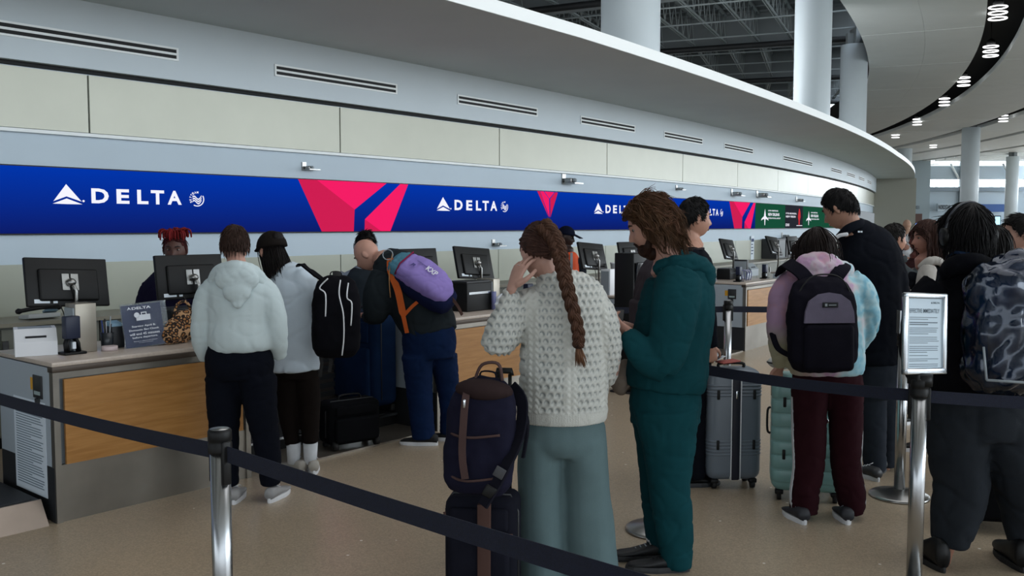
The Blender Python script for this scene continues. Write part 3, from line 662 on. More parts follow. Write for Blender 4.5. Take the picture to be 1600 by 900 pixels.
# leopard print bag
def leopard():
    m = bpy.data.materials.new('leopard_print'); m.use_nodes = True; t = m.node_tree; b = t.nodes['Principled BSDF']
    tcn = t.nodes.new('ShaderNodeTexCoord'); n = t.nodes.new('ShaderNodeTexNoise'); n.inputs['Scale'].default_value = 20; n.inputs['Distortion'].default_value = 1
    v = t.nodes.new('ShaderNodeTexVoronoi'); v.inputs['Scale'].default_value = 38; v.feature = 'F1'
    r = t.nodes.new('ShaderNodeValToRGB'); cr = r.color_ramp; cr.interpolation = 'CONSTANT'
    cr.elements[0].color = (*lin('9b6a3c'), 1); cr.elements[1].position = .32; cr.elements[1].color = (*lin('20140e'), 1); cr.elements.new(.6).color = (*lin('b99068'), 1)
    t.links.new(tcn.outputs['Object'], v.inputs['Vector']); t.links.new(v.outputs['Distance'], r.inputs[0]); t.links.new(r.outputs[0], b.inputs['Base Color']); b.inputs['Roughness'].default_value = .9
    return m
leo = leopard()
t = thing('handbag', 'leopard print slouchy handbag on the first counter beside the white hoodie', 'handbag', pv(-6.27, 2.3, .9), prot(-6.27))
m = MB(); m.ell((0, 0, .07), (.13, .075, .085)); m.ell((.05, 0, .12), (.09, .06, .09)); m.ell((-.06, -.01, .05), (.08, .07, .06))
finish(m, 'bag_body', leo, t, .012, 3, lambda co, n: .012*noise.noise(co*18))
m = MB(); m.tube(smoothpath([(-.02, 0, .16), (0, 0, .24), (.06, 0, .26), (.1, 0, .2)], 5), .01, 7); m.build('bag_handle', leo, t)
# paper on the wall behind the red-haired agent and others
def wall_paper(s, z, w, h, lb, txt=None):
    t = thing('wall_notice', lb, 'notice', pv(s, .022, z), prot(s))
    m = MB(); m.b(-w/2, w/2, -.004, 0, -h/2, h/2); m.build('sheet', paper, t)
    m = MB(); m.b(-w*.4, w*.4, -.006, -.004, h*.25, h*.38)
    for i in range(4): m.b(-w*.4, w*(.1+.3*((i*7) % 3)/3), -.006, -.004, h*(.12-i*.13), h*(.16-i*.13))
    m.build('print', mat('print_navy', '2c3e66', .7), t)
wall_paper(-4.62, 1.18, .28, .22, 'white printed notice behind the red-haired agent')
wall_paper(5.75, 1.16, .22, .42, 'small printed notice right of the bearded man, below the screen')
wall_paper(8.8, 1.18, .2, .5, 'narrow white switch notice on the wall above the fourth counter')
# second monitor base station etc.
def black_station(s, d, lb, w=.3, h=.2, dp=.25):
    p, r = loc_rot(s, d); t = thing('boarding_printer', lb, 'printer', p, r, 'black ticket printers on the counters')
    m = MB(); m.b(-w/2, w/2, -dp/2, dp/2, .898, .898+h, .008); m.build('case', black_p, t)
    m = MB(); m.b(-w*.42, w*.42, -dp/2-.004, -dp/2, .898+h*.6, .898+h*.68); m.build('slot', chrome, t)
    m = MB(); m.b(-w/2+.01, w/2-.01, -dp/2+.01, dp/2-.01, .898+h, .898+h+.012); m.build('top_tray', dark_p, t)
black_station(-6.12, 2.12, 'black ticket printer under the monitor of the red-haired agent', .3, .2, .2)
monitor(-3.86, 2.0, 1.30, 'black monitor half hidden behind the leaning bald man', tilt=10)
monitor(-3.13, 2.0, 1.30, 'black monitor above the second counter, right of the purple backpack', tilt=16, roll=4)
steel_box(-3.16, 2.2, 'steel sided box below the monitor right of the purple backpack', .09, .2, .27)
black_station(-3.42, 2.2, 'black ticket printer on the second counter', .34, .25, .25)
def glass_cups(s, d, lb):
    p, r = loc_rot(s, d); t = thing('clear_bag', lb, 'bag', p, r)
    m = MB(); m.ell((0, 0, .965), (.07, .05, .07), n=14, m=9)
    finish(m, 'crinkled_film', mat('clear_film', 'dfe6ee', .12, spec=.9, alpha=.75), t, .008, 0, lambda co, n: .022*noise.noise(co*35))
    m = MB(); m.tube([(-.06, .03, .9), (-.06, .03, 1.06)], .022, 12); m.build('purple_tube', mat('lilac_plastic', '6a6f9a', .35), t)
glass_cups(-3.2, 2.38, 'crinkled clear plastic bag on the second counter below the monitor')
reader(-2.7, 2.3, 'black upright reader on the second counter left of the braided woman')
monitor(-1.16, 2.0, 1.31, 'black monitor right of the worker in the orange vest', tilt=16, roll=4)
steel_box(-1.16, 2.2, 'bright white box below the monitor by the orange vest', .10, .12, .28, white_p)
monitor(-.35, 2.0, 1.31, 'black monitor directly behind the bearded man', tilt=12)
black_station(-.85, 2.1, 'black ticket printer on the third counter', .26, .22, .22)
t = thing('paper_cup', 'small white paper cup on the third counter printer', 'cup', pv(-.88, 2.1, 1.13), prot(-.88))
m = MB(); m.lathe([(.028, 0), (.038, .095), (.041, .095), (.041, .1), (.036, .1), (.026, .005)], 18); m.build('cup', white_p, t)
m = MB(); m.lathe([(.042, .098), (.042, .106), (.0, .108)], 18); m.build('lid', white_p, t)
# self service machine standing before the third counter
t = thing('kiosk', 'tall black self-service kiosk standing behind the bearded man', 'kiosk', pv(-1.76, 2.86), prot(-1.76))
m = MB(); m.b(-.14, .14, -.1, .12, 0, 1.38, .01); m.build('cabinet', black_p, t)
m = MB(); m.box((0, -.11, 1.14), (.24, .02, .3), (rad(8), 0, 0), .004); m.build('screen', mat('kiosk_screen', '101318', .15), t)
m = MB(); m.box((0, 0, .01), (.32, .3, .02), bev=.004); m.build('foot', dark_p, t)
m = MB(); m.box((0, -.11, .75), (.2, .02, .08)); m.build('card_slot', dark_p, t)
def wires(s, d, lb):
    p, r = loc_rot(s, d); t = thing('wire_rack', lb, 'rack', p, r)
    rnd = random.Random(4)
    for i in range(5):
        m = MB(); x = -.08+.04*i; m.tube(smoothpath([(x, -.04, .9), (x+.02, -.04, 1.02), (x-.01, .05, 1.03), (x+.01, .05, .9)], 4), .005, 5); m.build('wire', chrome if i % 2 else mat('wire_blue', '4b4f86', .4), t)
monitor(2.41, 2.0, 1.31, 'black tilted monitor over the fourth counter', tilt=20, roll=4, w=.46)
steel_box(2.5, 2.15, 'dark grey pedestal below the fourth counter monitor', .06, .2, .27, dark_p)
black_station(2.3, 2.02, 'black ticket printer below the fourth counter monitor', .22, .14, .2)
wires(2.18, 2.35, 'wire rack of cards on the fourth counter')
reader(1.82, 2.4, 'black upright reader at the left end of the fourth counter')
reader(2.75, 2.4, 'black reader with curved stand at the right of the fourth counter')
printer(3.35, 1.9, 'grey printer between the fourth and fifth counters', .3, .25, .18, grey_p)
monitor(1.72, 1.7, 1.28, 'black monitor peeking from behind the teal hoodie', tilt=10)
monitor(4.2, 2.0, 1.33, 'black monitor left of the head of the tie-dye hoodie girl', tilt=22, roll=4)
monitor(5.1, 2.0, 1.32, 'black monitor behind the head of the tie-dye hoodie girl', tilt=10)
monitor(8.1, 2.0, 1.31, 'far black monitor beyond the tie-dye hoodie girl', tilt=12)
t = thing('service_hatch', 'dark framed equipment niche on the wall beyond the fourth counter', 'cabinet', pv(10.6, 0), prot(10.6))
m = MB(); m.b(-1.2, 1.2, -.35, -.03, .93, 1.36); m.build('frame', dark_p, t)
for i in range(4): m = MB(); m.b(-1.1+.56*i, -.62+.56*i, -.37, -.35, .96, 1.33); m.build('door', black_p if i % 2 else mat('hatch_grey', '4c5356', .4), t)
# ------------------------------------------------------------------ queue posts and belts
def stanchion(x, y, lb, belts=(), rz=0, h=1.0, topper=None, sub=0.028):
    t = thing('queue_post', lb, 'post', (x, y, 0), 0)
    m = MB(); m.lathe([(.175, 0), (.175, .012), (.165, .02), (.08, .035), (.04, .05)], 40); m.build('base', steel, t)
    m = MB(); m.lathe([(.032, .04), (.032, h-.065)], 32); m.build('tube', mat('post_satin', 'a7a9ab', .25, 1), t)
    m = MB(); m.lathe([(.0365, h-.075), (.0375, h-.07), (.0375, h-.045), (.034, h-.04), (.0375, h-.035), (.0375, h-.006), (.034, h)], 32)
    for bx, by, bz, dz in belts:
        a = math.atan2(by-y, bx-x); m.box((.034*math.cos(a), .034*math.sin(a), h-.105), (.018, .03, .14), (0, 0, a), .004)
    m.build('head', black_p, t)
    m = MB(); m.lathe([(.0, h+.0005), (.03, h+.0005), (.03, h+.002), (0, h+.003)], 24); m.build('cap', steel, t)
    for bx, by, bz, dz in belts:
        a = Vector((0, 0, h-.075)); b2 = Vector((bx-x, by-y, bz)); dr = (b2-a); dn = Vector((dr.x, dr.y, 0)).normalized()*.045; a = a+dn
        b2 = b2-dn*.9
        pts = [a.lerp(b2, k/16)+Vector((0, 0, -dz*4*(k/16)*(1-k/16))) for k in range(17)]
        m = MB()
        rings = []
        nn = Vector((-dn.y, dn.x, 0)).normalized()*.0012
        for p in pts: rings.append([p+nn+Vector((0, 0, .026)), p-nn+Vector((0, 0, .026)), p-nn-Vector((0, 0, .026)), p+nn-Vector((0, 0, .026))])
        m.loft(rings, smooth=False); m.build('belt', belt_m, t)
    return t
stanchion(-.935, 2.93, 'near steel queue post at lower left with belts on both sides', [(-2.78, 4.40, .925, .02), (.78, 1.38, .925, .01)])
stanchion(-2.78, 4.40, 'queue post outside the left edge of the picture', [], h=1.0)
stanchion(.78, 1.38, 'queue post below the lower edge of the picture', [])
pr_ = stanchion(1.73, 3.9, 'near steel queue post at right that carries the framed notice', [(.79, 4.93, .925, .02), (3.6, 3.55, .925, .02)])
stanchion(.79, 4.93, 'queue post hidden behind the bearded man in teal', [])
stanchion(3.6, 3.55, 'queue post outside the right edge of the picture', [])
stanchion(2.36, 5.56, 'queue post behind the framed notice, its round base in view', [])
stanchion(1.87, 8.0, 'distant queue post before the fourth counter', [(3.3, 8.2, .925, .01), (.4, 8.0, .925, .01)])
stanchion(3.3, 8.2, 'queue post hidden behind the girl in the tie-dye hoodie', [])
stanchion(.4, 8.0, 'queue post hidden behind the braided woman', [])
t = thing('notice_frame', 'silver framed airline notice mounted on the near right queue post', 'sign', (1.745, 3.895, 1.0), rad(24))
MS = Matrix.Translation((0, 0, .02)) @ Euler((rad(-4), rad(3), 0)).to_matrix().to_4x4()
fm = mat('frame_silver', 'c3c9ce', .22, 1)
m = MB(); m.M = MS; W2, Hh = .125, .345
m.box((-W2+.012, 0, Hh/2), (.024, .022, Hh), bev=.006); m.box((W2-.012, 0, Hh/2), (.024, .022, Hh), bev=.006); m.box((0, 0, .014), (2*W2, .022, .028), bev=.006); m.box((0, 0, Hh-.012), (2*W2, .022, .024), bev=.006); m.build('frame', fm, t)
m = MB(); m.M = MS; m.b(-W2+.01, W2-.01, .004, .01, .01, Hh-.01); m.build('backing', dark_p, t)
m = MB(); m.M = MS; m.b(-W2+.02, W2-.02, .0, .003, .022, Hh-.02); sh = m.build('sheet', mat('sheet_bluewhite', 'bfd0dc', .5), t)
m = MB(); m.M = MS
put_text(m, 'DELTA', .045, Hh-.045, .008, .04, -.001, .03); m.prism([(.034, Hh-.045), (.038, Hh-.036), (.042, Hh-.045)], .0004, Matrix.Translation((0, -.0006, 0)))
put_text(m, 'EFFECTIVE IMMEDIATELY', -.088, Hh-.085, .018, .172, -.001, .005)
z = Hh-.105; rnd = random.Random(3)
for blk, n in ((0, 2), (1, 2), (0, 4), (0, 4), (0, 4), (0, 1), (0, 2), (0, 4)):
    for i in range(n):
        wd = .17 if i < n-1 else .11; m.b(-.088, -.088+wd*rnd.uniform(.92, 1), -.001, -.0004, z, z+(.0036 if blk else .0022)); z -= .0082
    z -= .006
m.build('lettering', ink, sh)
m = MB(); m.box((0, .02, .0), (.09, .06, .05), bev=.006); m.cyl((0, .0, -.03), (0, 0, .02), .034); m.build('clamp', black_p, t)
t = thing('slanted_topper', 'slanted steel sign topper on the post behind the framed notice', 'sign holder', (2.36, 5.56, 1.0), 0)
m = MB(); m.prism([(-.035, 0), (.035, 0), (.035, .06), (-.01, .14), (-.035, .14)], .05, Matrix.Translation((0, .025, 0))); m.build('topper', fm, t)
# ------------------------------------------------------------------ luggage
def wheel(m, x, y, r=.028, w=.022): m.M2 = None; m.cyl((x-w/2, y, r), (x+w/2, y, r), r, 16)
def hardcase(name, lb, loc, rz, w, d, h, mm, ribs='h', band=None, inset=black_p, zip_dir=None, cat='suitcase'):
    t = thing(name, lb, cat, loc, rz); z0 = .055
    m = MB(); m.box((0, 0, z0+h/2), (w, d, h), bev=min(.06, d*.25), seg=4); m.build('shell', mm, t)
    class _R:
        def box(self, c, sz, bev=0):
            q = MB(); hx, hy = sz[0]/2, sz[1]/2; r0 = min(.06, d*.25)*.95; ring = []
            for cx_, cy_, a0 in ((hx-r0, hy-r0, 0), (-hx+r0, hy-r0, 90), (-hx+r0, -hy+r0, 180), (hx-r0, -hy+r0, 270)):
                for k_ in range(5): a_ = rad(a0+22.5*k_); ring.append((cx_+r0*math.cos(a_), cy_+r0*math.sin(a_)))
            e_ = min(bev, sz[2]*.45)
            q.loft([[Vector((x*(1-ins), y*(1-ins), c[2]+dz)) for x, y in ring] for dz, ins in ((-sz[2]/2, e_/hx*.6), (-sz[2]/2+e_, 0), (sz[2]/2-e_, 0), (sz[2]/2, e_/hx*.6))])
            q.build('rib', mm, t)
    rm = _R()
    if ribs == 'h':
        for zz in (.86, .83, .80, .77, .36, .33, .30, .27, .24): rm.box((0, 0, z0+h*zz), (w+.006, d+.006, .012), bev=.005)
    elif ribs == 'v2':
        for i in range(7): rm.box((0, 0, z0+h*(.14+.12*i)), (w+.005, d+.005, h*.108), bev=.006)
    elif ribs == 'vert':
        for i in range(6): rm.box((-w*.4+w*.16*i, 0, z0+h/2), (.02, d+.006, h*.86), bev=.008)
    if band:
        m = MB(); m.box((0, 0, z0+h/2), (w*.16, d+.012, h*.985), bev=.012); m.build('centre_panel', band, t)
        for sx in (-1, 1): m = MB(); m.box((sx*w*.085, 0, z0+h/2), (.006, d+.016, h*.97), bev=.002); m.build('piping', white_p, t)
        m = MB(); m.box((0, -d/2-.012, z0+h*.78), (.014, .008, .05), bev=.003); m.build('zip_pull', chrome, t)
    for sx in (-1, 1):
        for sy in (-1, 1):
            m = MB(); m.box((sx*(w/2-.05), sy*(d/2-.045), .05), (.05, .05, .03), bev=.008); wm = m.build('wheel_mount', inset, t)
            m = MB()
            m.cyl((sx*(w/2-.05)-.012, sy*(d/2-.045), .027), (sx*(w/2-.05)+.012, sy*(d/2-.045), .027), .027, 16); m.build('wheel', rubber, wm)
    m = MB(); m.tube(smoothpath([(-.08, 0, z0+h), (-.07, 0, z0+h+.025), (.07, 0, z0+h+.025), (.08, 0, z0+h)], 4), .01, 8); m.build('top_handle', inset, t)
    for sx in (-1, 1):
        for zz in (.33, .78):
            m = MB(); m.box((sx*w*.33, -d/2-.004, z0+h*zz), (.018, .01, .06), bev=.004); m.build('corner_clip', inset, t)
    return t
hardcase('suitcase', 'grey ribbed hard suitcase with navy centre panel and white piping', (1.385, 5.82, 0), rad(4), .345, .24, .70, mat('grey_shell', '66707a', .35, nscale=3, namp=.06), 'h', mat('navy_panel', '0b1022', .6))
mint = mat('mint_shell', '7fa9a6', .32, nscale=2, namp=.04)
t = hardcase('suitcase', 'mint green hard suitcase behind the legs of the tie-dye hoodie girl', (1.79, 5.56, 0), rad(-14), .42, .28, .70, mint, 'v2')
for zz, l in ((.58, .13), (.28, 0)): 
    if l: m = MB(); m.tube(smoothpath([(-.214, .0, .055+.7*zz-.08), (-.232, 0, .055+.7*zz-.06), (-.232, 0, .055+.7*zz+.06), (-.214, 0, .055+.7*zz+.08)], 4), [(.007, .014)]*13, 8, side=(1, 0, 0)); m.build('side_handle', black_p, t)
m = MB(); m.box((-.212, 0, .66), (.006, .02, .09), bev=.002); m.build('side_catch', black_p, t)
m = MB(); m.box((0.06, -.146, .42), (.07, .01, .022), bev=.004); m.box((.05, -.145, .5), (.05, .008, .02), bev=.003); m.box((.06, -.145, .58), (.04, .008, .014), bev=.003); m.build('latch', black_p, t)
m = MB(); m.lathe([(0, 0), (.012, 0), (.012, .004), (0, .004)], 14); me_ = m
m = MB(); m.M = Matrix.Translation((.1, -.143, .5)) @ Euler((PI/2, 0, 0)).to_matrix().to_4x4(); m.lathe([(.006, 0), (.014, 0), (.014, .006), (.006, .006)], 16); m.build('lock_dial', chrome, t)
m = MB(); m.tube([(-.09, .06, .75), (-.09, .06, .80), (.09, .06, .80), (.09, .06, .75)], .009, 8); m.build('trolley_handle', chrome, t)
t = thing('neck_pillow', 'white rounded travel cushion lying on top of the mint suitcase', 'pillow', (1.62, 5.53, .83), rad(10))
m = MB(); m.ell((0, 0, 0), (.085, .075, .042), n=20, m=12); m.build('cushion', mat('cushion_white', 'c2c4c0', .8), t)
m = MB(); m.tube([(.086*math.cos(a*PI/12), .076*math.sin(a*PI/12), 0) for a in range(25)], .005, 6, caps=False); m.build('dark_seam', dark_p, t)
# documents on the grey suitcase
t = thing('travel_papers', 'red passport cover and folded papers lying on the grey suitcase', 'papers', (1.36, 5.8, .79), rad(20))
m = MB(); m.box((0, 0, .005), (.13, .095, .008), (0, rad(-4), 0), .002); m.build('passport_cover', mat('coral_cover', '9a4a42', .6), t)
for i in range(4): m = MB(); m.box((-.07-.012*i, .02, .02+.006*i), (.11, .05, .002), (0, rad(-20-7*i), rad(12*i))); m.build('paper_slip', paper if i % 2 == 0 else dark_p, t)
def softcase(name, lb, loc, rz, w, d, h, color, z0=.05, lean=0, wheels=True, cat='suitcase', pocket=True):
    t = thing(name, lb, cat, loc, rz); mm = cloth('soft_'+color, color, .15)
    m = MB(); m.box((0, 0, z0+h/2), (w, d, h), bev=min(w, d, h)*.22, seg=5); m.build('body', mm, t)
    if pocket:
        m = MB(); m.box((0, -d/2-.012, z0+h*.36), (w*.84, .05, h*.56), bev=.022, seg=3); m.build('front_pocket', mm, t)
        m = MB(); m.box((0, -d/2-.01, z0+h*.8), (w*.8, .03, h*.22), bev=.014, seg=3); m.build('upper_pocket', mm, t)
    m = MB(); c = [(-w/2-.002, -d*.2, z0+.06), (-w/2-.002, -d*.2, z0+h-.07), (-w*.4, -d*.2, z0+h+.002), (w*.4, -d*.2, z0+h+.002), (w/2+.002, -d*.2, z0+h-.07), (w/2+.002, -d*.2, z0+.06)]
    m.tube(c, .005, 6); m.build('zipper', dark_p, t)
    m = MB(); m.tube(smoothpath([(-.09, 0, z0+h-.005), (-.07, 0, z0+h+.03), (.07, 0, z0+h+.03), (.09, 0, z0+h-.005)], 5), [(.012, .007)]*16, 8, side=(0, 1, 0)); m.build('top_handle', black_p, t)
    if wheels:
        for sx in (-1, 1):
            m = MB(); m.cyl((sx*(w/2-.04)-.016, -d/2+.01, .035), (sx*(w/2-.04)+.016, -d/2+.01, .035), .035, 18); m.build('wheel', rubber, t)
            m = MB(); m.box((sx*(w/2-.05), d/2-.04, z0*.5), (.04, .04, z0), bev=.006); m.build('foot', rubber, t)
    return t
softcase('suitcase', 'large navy soft suitcase standing on the bag scale behind the black backpack', pv(-4.42, 1.96, .137), prot(-4.42)-PI/2, .50, .28, .76, '10233f')
softcase('duffel_bag', 'low black wheeled duffel on the floor plate beside the white socks', pv(-5.0, 2.44, .015), prot(-5.0)-.25, .42, .22, .32, '0b0c0f', z0=.03, cat='duffel')
softcase('suitcase', 'black suitcase on the floor behind the wide grey trousers at right', (2.66, 5.0, 0), rad(-12), .42, .28, .46, '0a0b0e')
t = softcase('carry_on_case', 'dark carry-on case with brown strap under the brown trimmed backpack, lower centre', (-.125, 4.02, 0), rad(-8), .315, .22, .44, '161720', z0=.04)
brown = cloth('brown_trim', '4b3833', .1)
m = MB(); m.b(.0, .055, -.165, -.13, .1, .47, .003); m.build('brown_strap', brown, t)
m = MB(); m.tube(smoothpath([(-.15, -.125, .42), (-.13, -.15, .36), (-.08, -.152, .33), (.0, -.152, .33), (.15, -.15, .34)], 5), .006, 6); m.build('brown_piping', brown, t)
m = MB()
for x in (.055, .105): m.tube([(x, .085, .46), (x+.0, .085, .99)], .0085, 8)
m.tube([(.05, .085, .985), (.05, .085, 1.005), (.11, .085, 1.005), (.11, .085, .985)], .014, 8); m.build('trolley_handle', black_p, t)
# ------------------------------------------------------------------ backpacks
def backpack(lb, loc, rot, w, h, d, c_body, c_front=None, label2=None, straps=None, piping=None, strap_c=None, name='backpack', bulge=1.0, pocket_h=.42, no_pocket=False, strap_w=.06, cat='backpack', vox=.012):
    """local: back panel at y=0 toward wearer (+y), pack grows to -y; z=0 at pack bottom"""
    t = thing(name, lb, cat, loc, 0); t.rotation_euler = rot
    bm_ = cloth('pack_'+c_body, c_body, .15); R = []
    n = 28
    prof = [(0.0, .55, .5), (.03, .82, .8), (.12, .97, .97), (.35, 1, 1*bulge), (.6, 1, .95), (.8, .93, .82), (.92, .78, .62), (.98, .5, .4), (1, .25, .2)]
    for zz, sx, sy in prof:
        ring = []
        for k in range(n):
            a = 2*PI*k/n; c, s_ = math.cos(a), math.sin(a)
            ex = 2/3.2; x = w/2*sx*abs(c)**ex*(1 if c > 0 else -1); y = d/2*sy*abs(s_)**ex*(1 if s_ > 0 else -1)
            ring.append(Vector((x, y-d/2*sy, zz*h)))
        R.append(ring)
    m = MB(); m.loft(R); me = m
    body = finish(m, 'pack_body', bm_, t, vox, 2, lambda co, nn: .006*noise.noise(co*14)+.004*noise.noise(co*30))
    if c_front and not no_pocket:
        m = MB(); m.box((0, -d*.93, h*.30), (w*.8, d*.28, h*pocket_h), bev=.035, seg=4)
        m.build('front_pocket', bm_, t)
    if strap_c is None: strap_c = c_body
    sm = cloth('strap_'+strap_c, strap_c, .1)
    for sp in (straps or []):
        m = MB(); m.ribbon(smoothpath(sp[0], 6), sp[1] if len(sp) > 1 else strap_w, .012, sp[2] if len(sp) > 2 else (1, 0, 0)); m.build('shoulder_strap', sm, t)
    m = MB(); m.tube(smoothpath([(-.035, -.01, h*.95), (-.03, -.01, h*1.03), (.03, -.01, h*1.03), (.035, -.01, h*.95)], 4), [(.009, .004)]*13, 6, side=(0, 1, 0)); m.build('grab_handle', sm, t)
    return t, bm_, sm
# ------------------------------------------------------------------ people
HRX, HRY, HRZ = .076, .096, .118
def head_geo(s=1.0, fem=False, beard=False):
    m = MB(); N, K = 44, 34; rings = []
    for i in range(K+1):
        el = -PI/2+PI*i/K; el = max(-PI/2+.03, min(PI/2-.03, el)); ring = []
        for j in range(N):
            az = 2*PI*j/N; x = math.cos(el)*math.sin(az); y = math.cos(el)*math.cos(az); z = math.sin(el)
            X, Y, Z = x*HRX, y*HRY, z*HRZ
            if z < 0:
                t = -z; X *= 1-.30*t*t*(1.1 if fem else 1); 
                if y < 0: Y *= 1-.45*t
                else: Y *= 1+.30*t if t < .75 else 1+.225*(1-(t-.75)*2.2)
            else: Y *= 1+.04*z*(1 if y < 0 else .2)
            fa = az if az < PI else az-2*PI
            if y > 0:
                def g(a0, z0, sa, sz): return math.exp(-((fa-a0)/sa)**2-((Z-z0)/sz)**2)
                d = .004*g(0, .03, .5, .012)-.009*(g(.36, .008, .17, .014)+g(-.36, .008, .17, .014))
                nz = .0
                if -.045 < Z < .014: nz = .025*math.exp(-(fa/.14)**2)*max(0, min(1, (.014-Z)/.042))**.9*(1 if Z > -.032 else max(0, 1-(-.032-Z)/.010))
                d += nz+.0055*g(0, -.058, .28, .007)+.005*g(0, -.070, .25, .006)-.004*g(0, -.064, .3, .0025)-.003*g(0, -.08, .3, .006)+.008*g(0, -.1, .35, .014)
                d += .003*(g(.55, -.02, .25, .02)+g(-.55, -.02, .25, .02))
                n = Vector((X, Y, Z*.4)).normalized(); X += n.x*d; Y += n.y*d
            ring.append((X*s, Y*s, Z*s))
        rings.append(ring)
    m.loft(rings)
    for sx in (-1, 1):
        m.ell((sx*.076*s, -.004*s, -.006*s), (.010*s, .019*s, .031*s), (rad(-12), 0, rad(-sx*22)), 12, 8)
        m.ell((sx*.079*s, -.004*s, -.028*s), (.007*s, .010*s, .010*s), None, 8, 6)
    return m
def hairline(az, kind):
    """lowest covered elevation (z of unit direction) at az degrees from the face"""
    T = {'short': [(0, .62), (30, .58), (48, .40), (62, .20), (75, -.10), (88, .0), (100, -.10), (125, -.42), (180, -.52)],
         'long': [(0, .66), (25, .60), (45, .36), (60, .10), (80, -.25), (100, -.4), (125, -.5), (180, -.6)],
         'pulled': [(0, .62), (30, .55), (55, .40), (72, .12), (88, .06), (100, .0), (125, -.32), (180, -.5)]}[kind]
    for (a0, e0), (a1, e1) in zip(T, T[1:]):
        if az <= a1: return e0+(e1-e0)*(az-a0)/(a1-a0)
    return T[-1][1]
def covered(n, kind):
    az = abs(math.degrees(math.atan2(n.x, n.y))); return n.z > hairline(az, kind)
def hair_mat(c, name):
    if name in MATS: return MATS[name]
    m = mat(name, c, .6, nscale=60, namp=.35, spec=.18, bump=.4, bscale=220, stretch=(1, 1, .25)); return m
def make_hair(parent, M, s, color, kind='short', n=160, length=.05, r=.004, puff=.06, lift=.012, curl=.0, seed=1, drop=False, whorl=(0, -.35, .93), cap=True, name='hair', sweep_=(0, 0, 0), steps=8, zmax=2.0):
    n = int(n*2.2); r = r*.58
    rnd = random.Random(seed); hm = hair_mat(color, 'hair_'+color); mb = MB(); mb.M = M
    R = Vector((HRX, HRY, HRZ))*s
    if cap:
        bm = bmesh.new(); bmesh.ops.create_icosphere(bm, subdivisions=4, radius=1)
        dele = [f for f in bm.faces if not covered(f.calc_center_median().normalized(), kind)]
        bmesh.ops.delete(bm, geom=dele, context='FACES')
        bm.verts.index_update(); vs = []; inner = []
        for v in bm.verts:
            nn = v.co.normalized(); k = 1+puff+.05*noise.noise(nn*4+Vector((seed, 0, 0)))*(.4+puff*5)
            zz = 1.0 if nn.z > 0 else 1.0
            yy = (1-.30*max(0, -nn.z)) if nn.y < 0 else 1
            vs.append((nn.x*R.x*k, nn.y*R.y*k*yy, nn.z*R.z*k)); inner.append((nn.x*R.x*.97, nn.y*R.y*.97*yy, nn.z*R.z*.97))
        fs = [[v.index for v in f.verts] for f in bm.faces]; nv = len(vs)
        bnd = [(e.verts[0].index, e.verts[1].index) for e in bm.edges if len(e.link_faces) == 1]; bm.free()
        mb.add(vs+inner, fs+[[i+nv for i in f][::-1] for f in fs]+[(a, b_, b_+nv, a+nv) for a, b_ in bnd], True)
    W = Vector(whorl).normalized()
    for i in range(n):
        while True:
            q = Vector((rnd.gauss(0, 1), rnd.gauss(0, 1), rnd.gauss(0, 1))).normalized()
            if covered(q, kind) and q.z < zmax: break
        k0 = 1+puff*rnd.uniform(.6, 1.05); p = Vector((q.x*R.x*k0, q.y*R.y*k0*(1-.3*max(0, -q.z) if q.y < 0 else 1), q.z*R.z*k0))
        L = length*rnd.uniform(.7, 1.15); st = L/steps; pts = [p.copy()]; ph = rnd.uniform(0, 6.28); cv = Vector((rnd.gauss(0, 1), rnd.gauss(0, 1), rnd.gauss(0, 1)))
        off = lift*rnd.uniform(.2, 1)
        for j in range(steps):
            u = Vector((p.x/R.x, p.y/R.y, p.z/R.z)); un = u.normalized()
            t = un-W*1.0; t = t-un*t.dot(un)
            if t.length < 1e-3: t = un.orthogonal()
            t.normalize(); t = t+Vector(sweep_)+Vector((0, 0, -.25 if drop else 0))
            if drop and un.z < .25 and un.y < .5: t = t*.35+Vector((0, 0, -1.0))
            if un.y > .4 and un.z < .62: t = t*.5+Vector((1.0 if un.x > 0 else -1.0, -.6, .0))
            t += cv*.10+noise.noise_vector(p*26+Vector((seed, 0, 0)))*curl*3.2
            p = p+t.normalized()*st
            u = Vector((p.x/R.x, p.y/R.y, p.z/R.z)); lim = 1+puff+off/(.09*s)*(j/steps)
            if u.z > -.75 or (p.x**2+p.y**2) < (.05*s)**2:
                if p.z > -HRZ*s*.9 and u.length < lim: p = Vector((u.x*R.x, u.y*R.y, u.z*R.z))*(lim/u.length)
            pts.append(p.copy())
        mb.tube(pts, [r*.8]+[r]*(steps//2)+[r*(1-.85*(k+1)/(steps-steps//2)) for k in range(steps-steps//2)], 4)
    return mb.build(name, hm, parent)
def join_meshes(name, mes, mats, parent):
    bm = bmesh.new(); off = []
    for me, mi in mes:
        n0 = len(bm.faces); bm.from_mesh(me); bm.faces.ensure_lookup_table()
        for f in bm.faces[n0:]: f.material_index = mi; f.smooth = True
    out = bpy.data.meshes.new(name); bm.to_mesh(out); bm.free()
    for m in mats: out.materials.append(m)
    return link(name, out, parent)
def fold(amp, f=(9, 9, 16), seed=0, zfun=None):
    o = Vector((seed*3.1, seed*1.7, 0))
    def fn(co, n):
        k = f[0]/9.0
        lo = noise.noise(Vector((co.x*4, co.y*4, co.z*4))*k+o)
        c1 = noise.noise(Vector((co.x*5+co.z*3.2, co.y*5, co.z*f[2]*.62-co.x*4))*k+o*2)
        c2 = noise.noise(Vector((co.x*6-co.z*4.0, co.y*6, co.z*f[2]*.8+co.x*5))*k+o*3+Vector((9, 4, 2)))
        a = amp*(zfun(co) if zfun else 1)
        return a*(.9*lo+.2*c1-.62*math.exp(-(c1/.10)**2)-.42*math.exp(-(c2/.09)**2)+.3)
    return fn
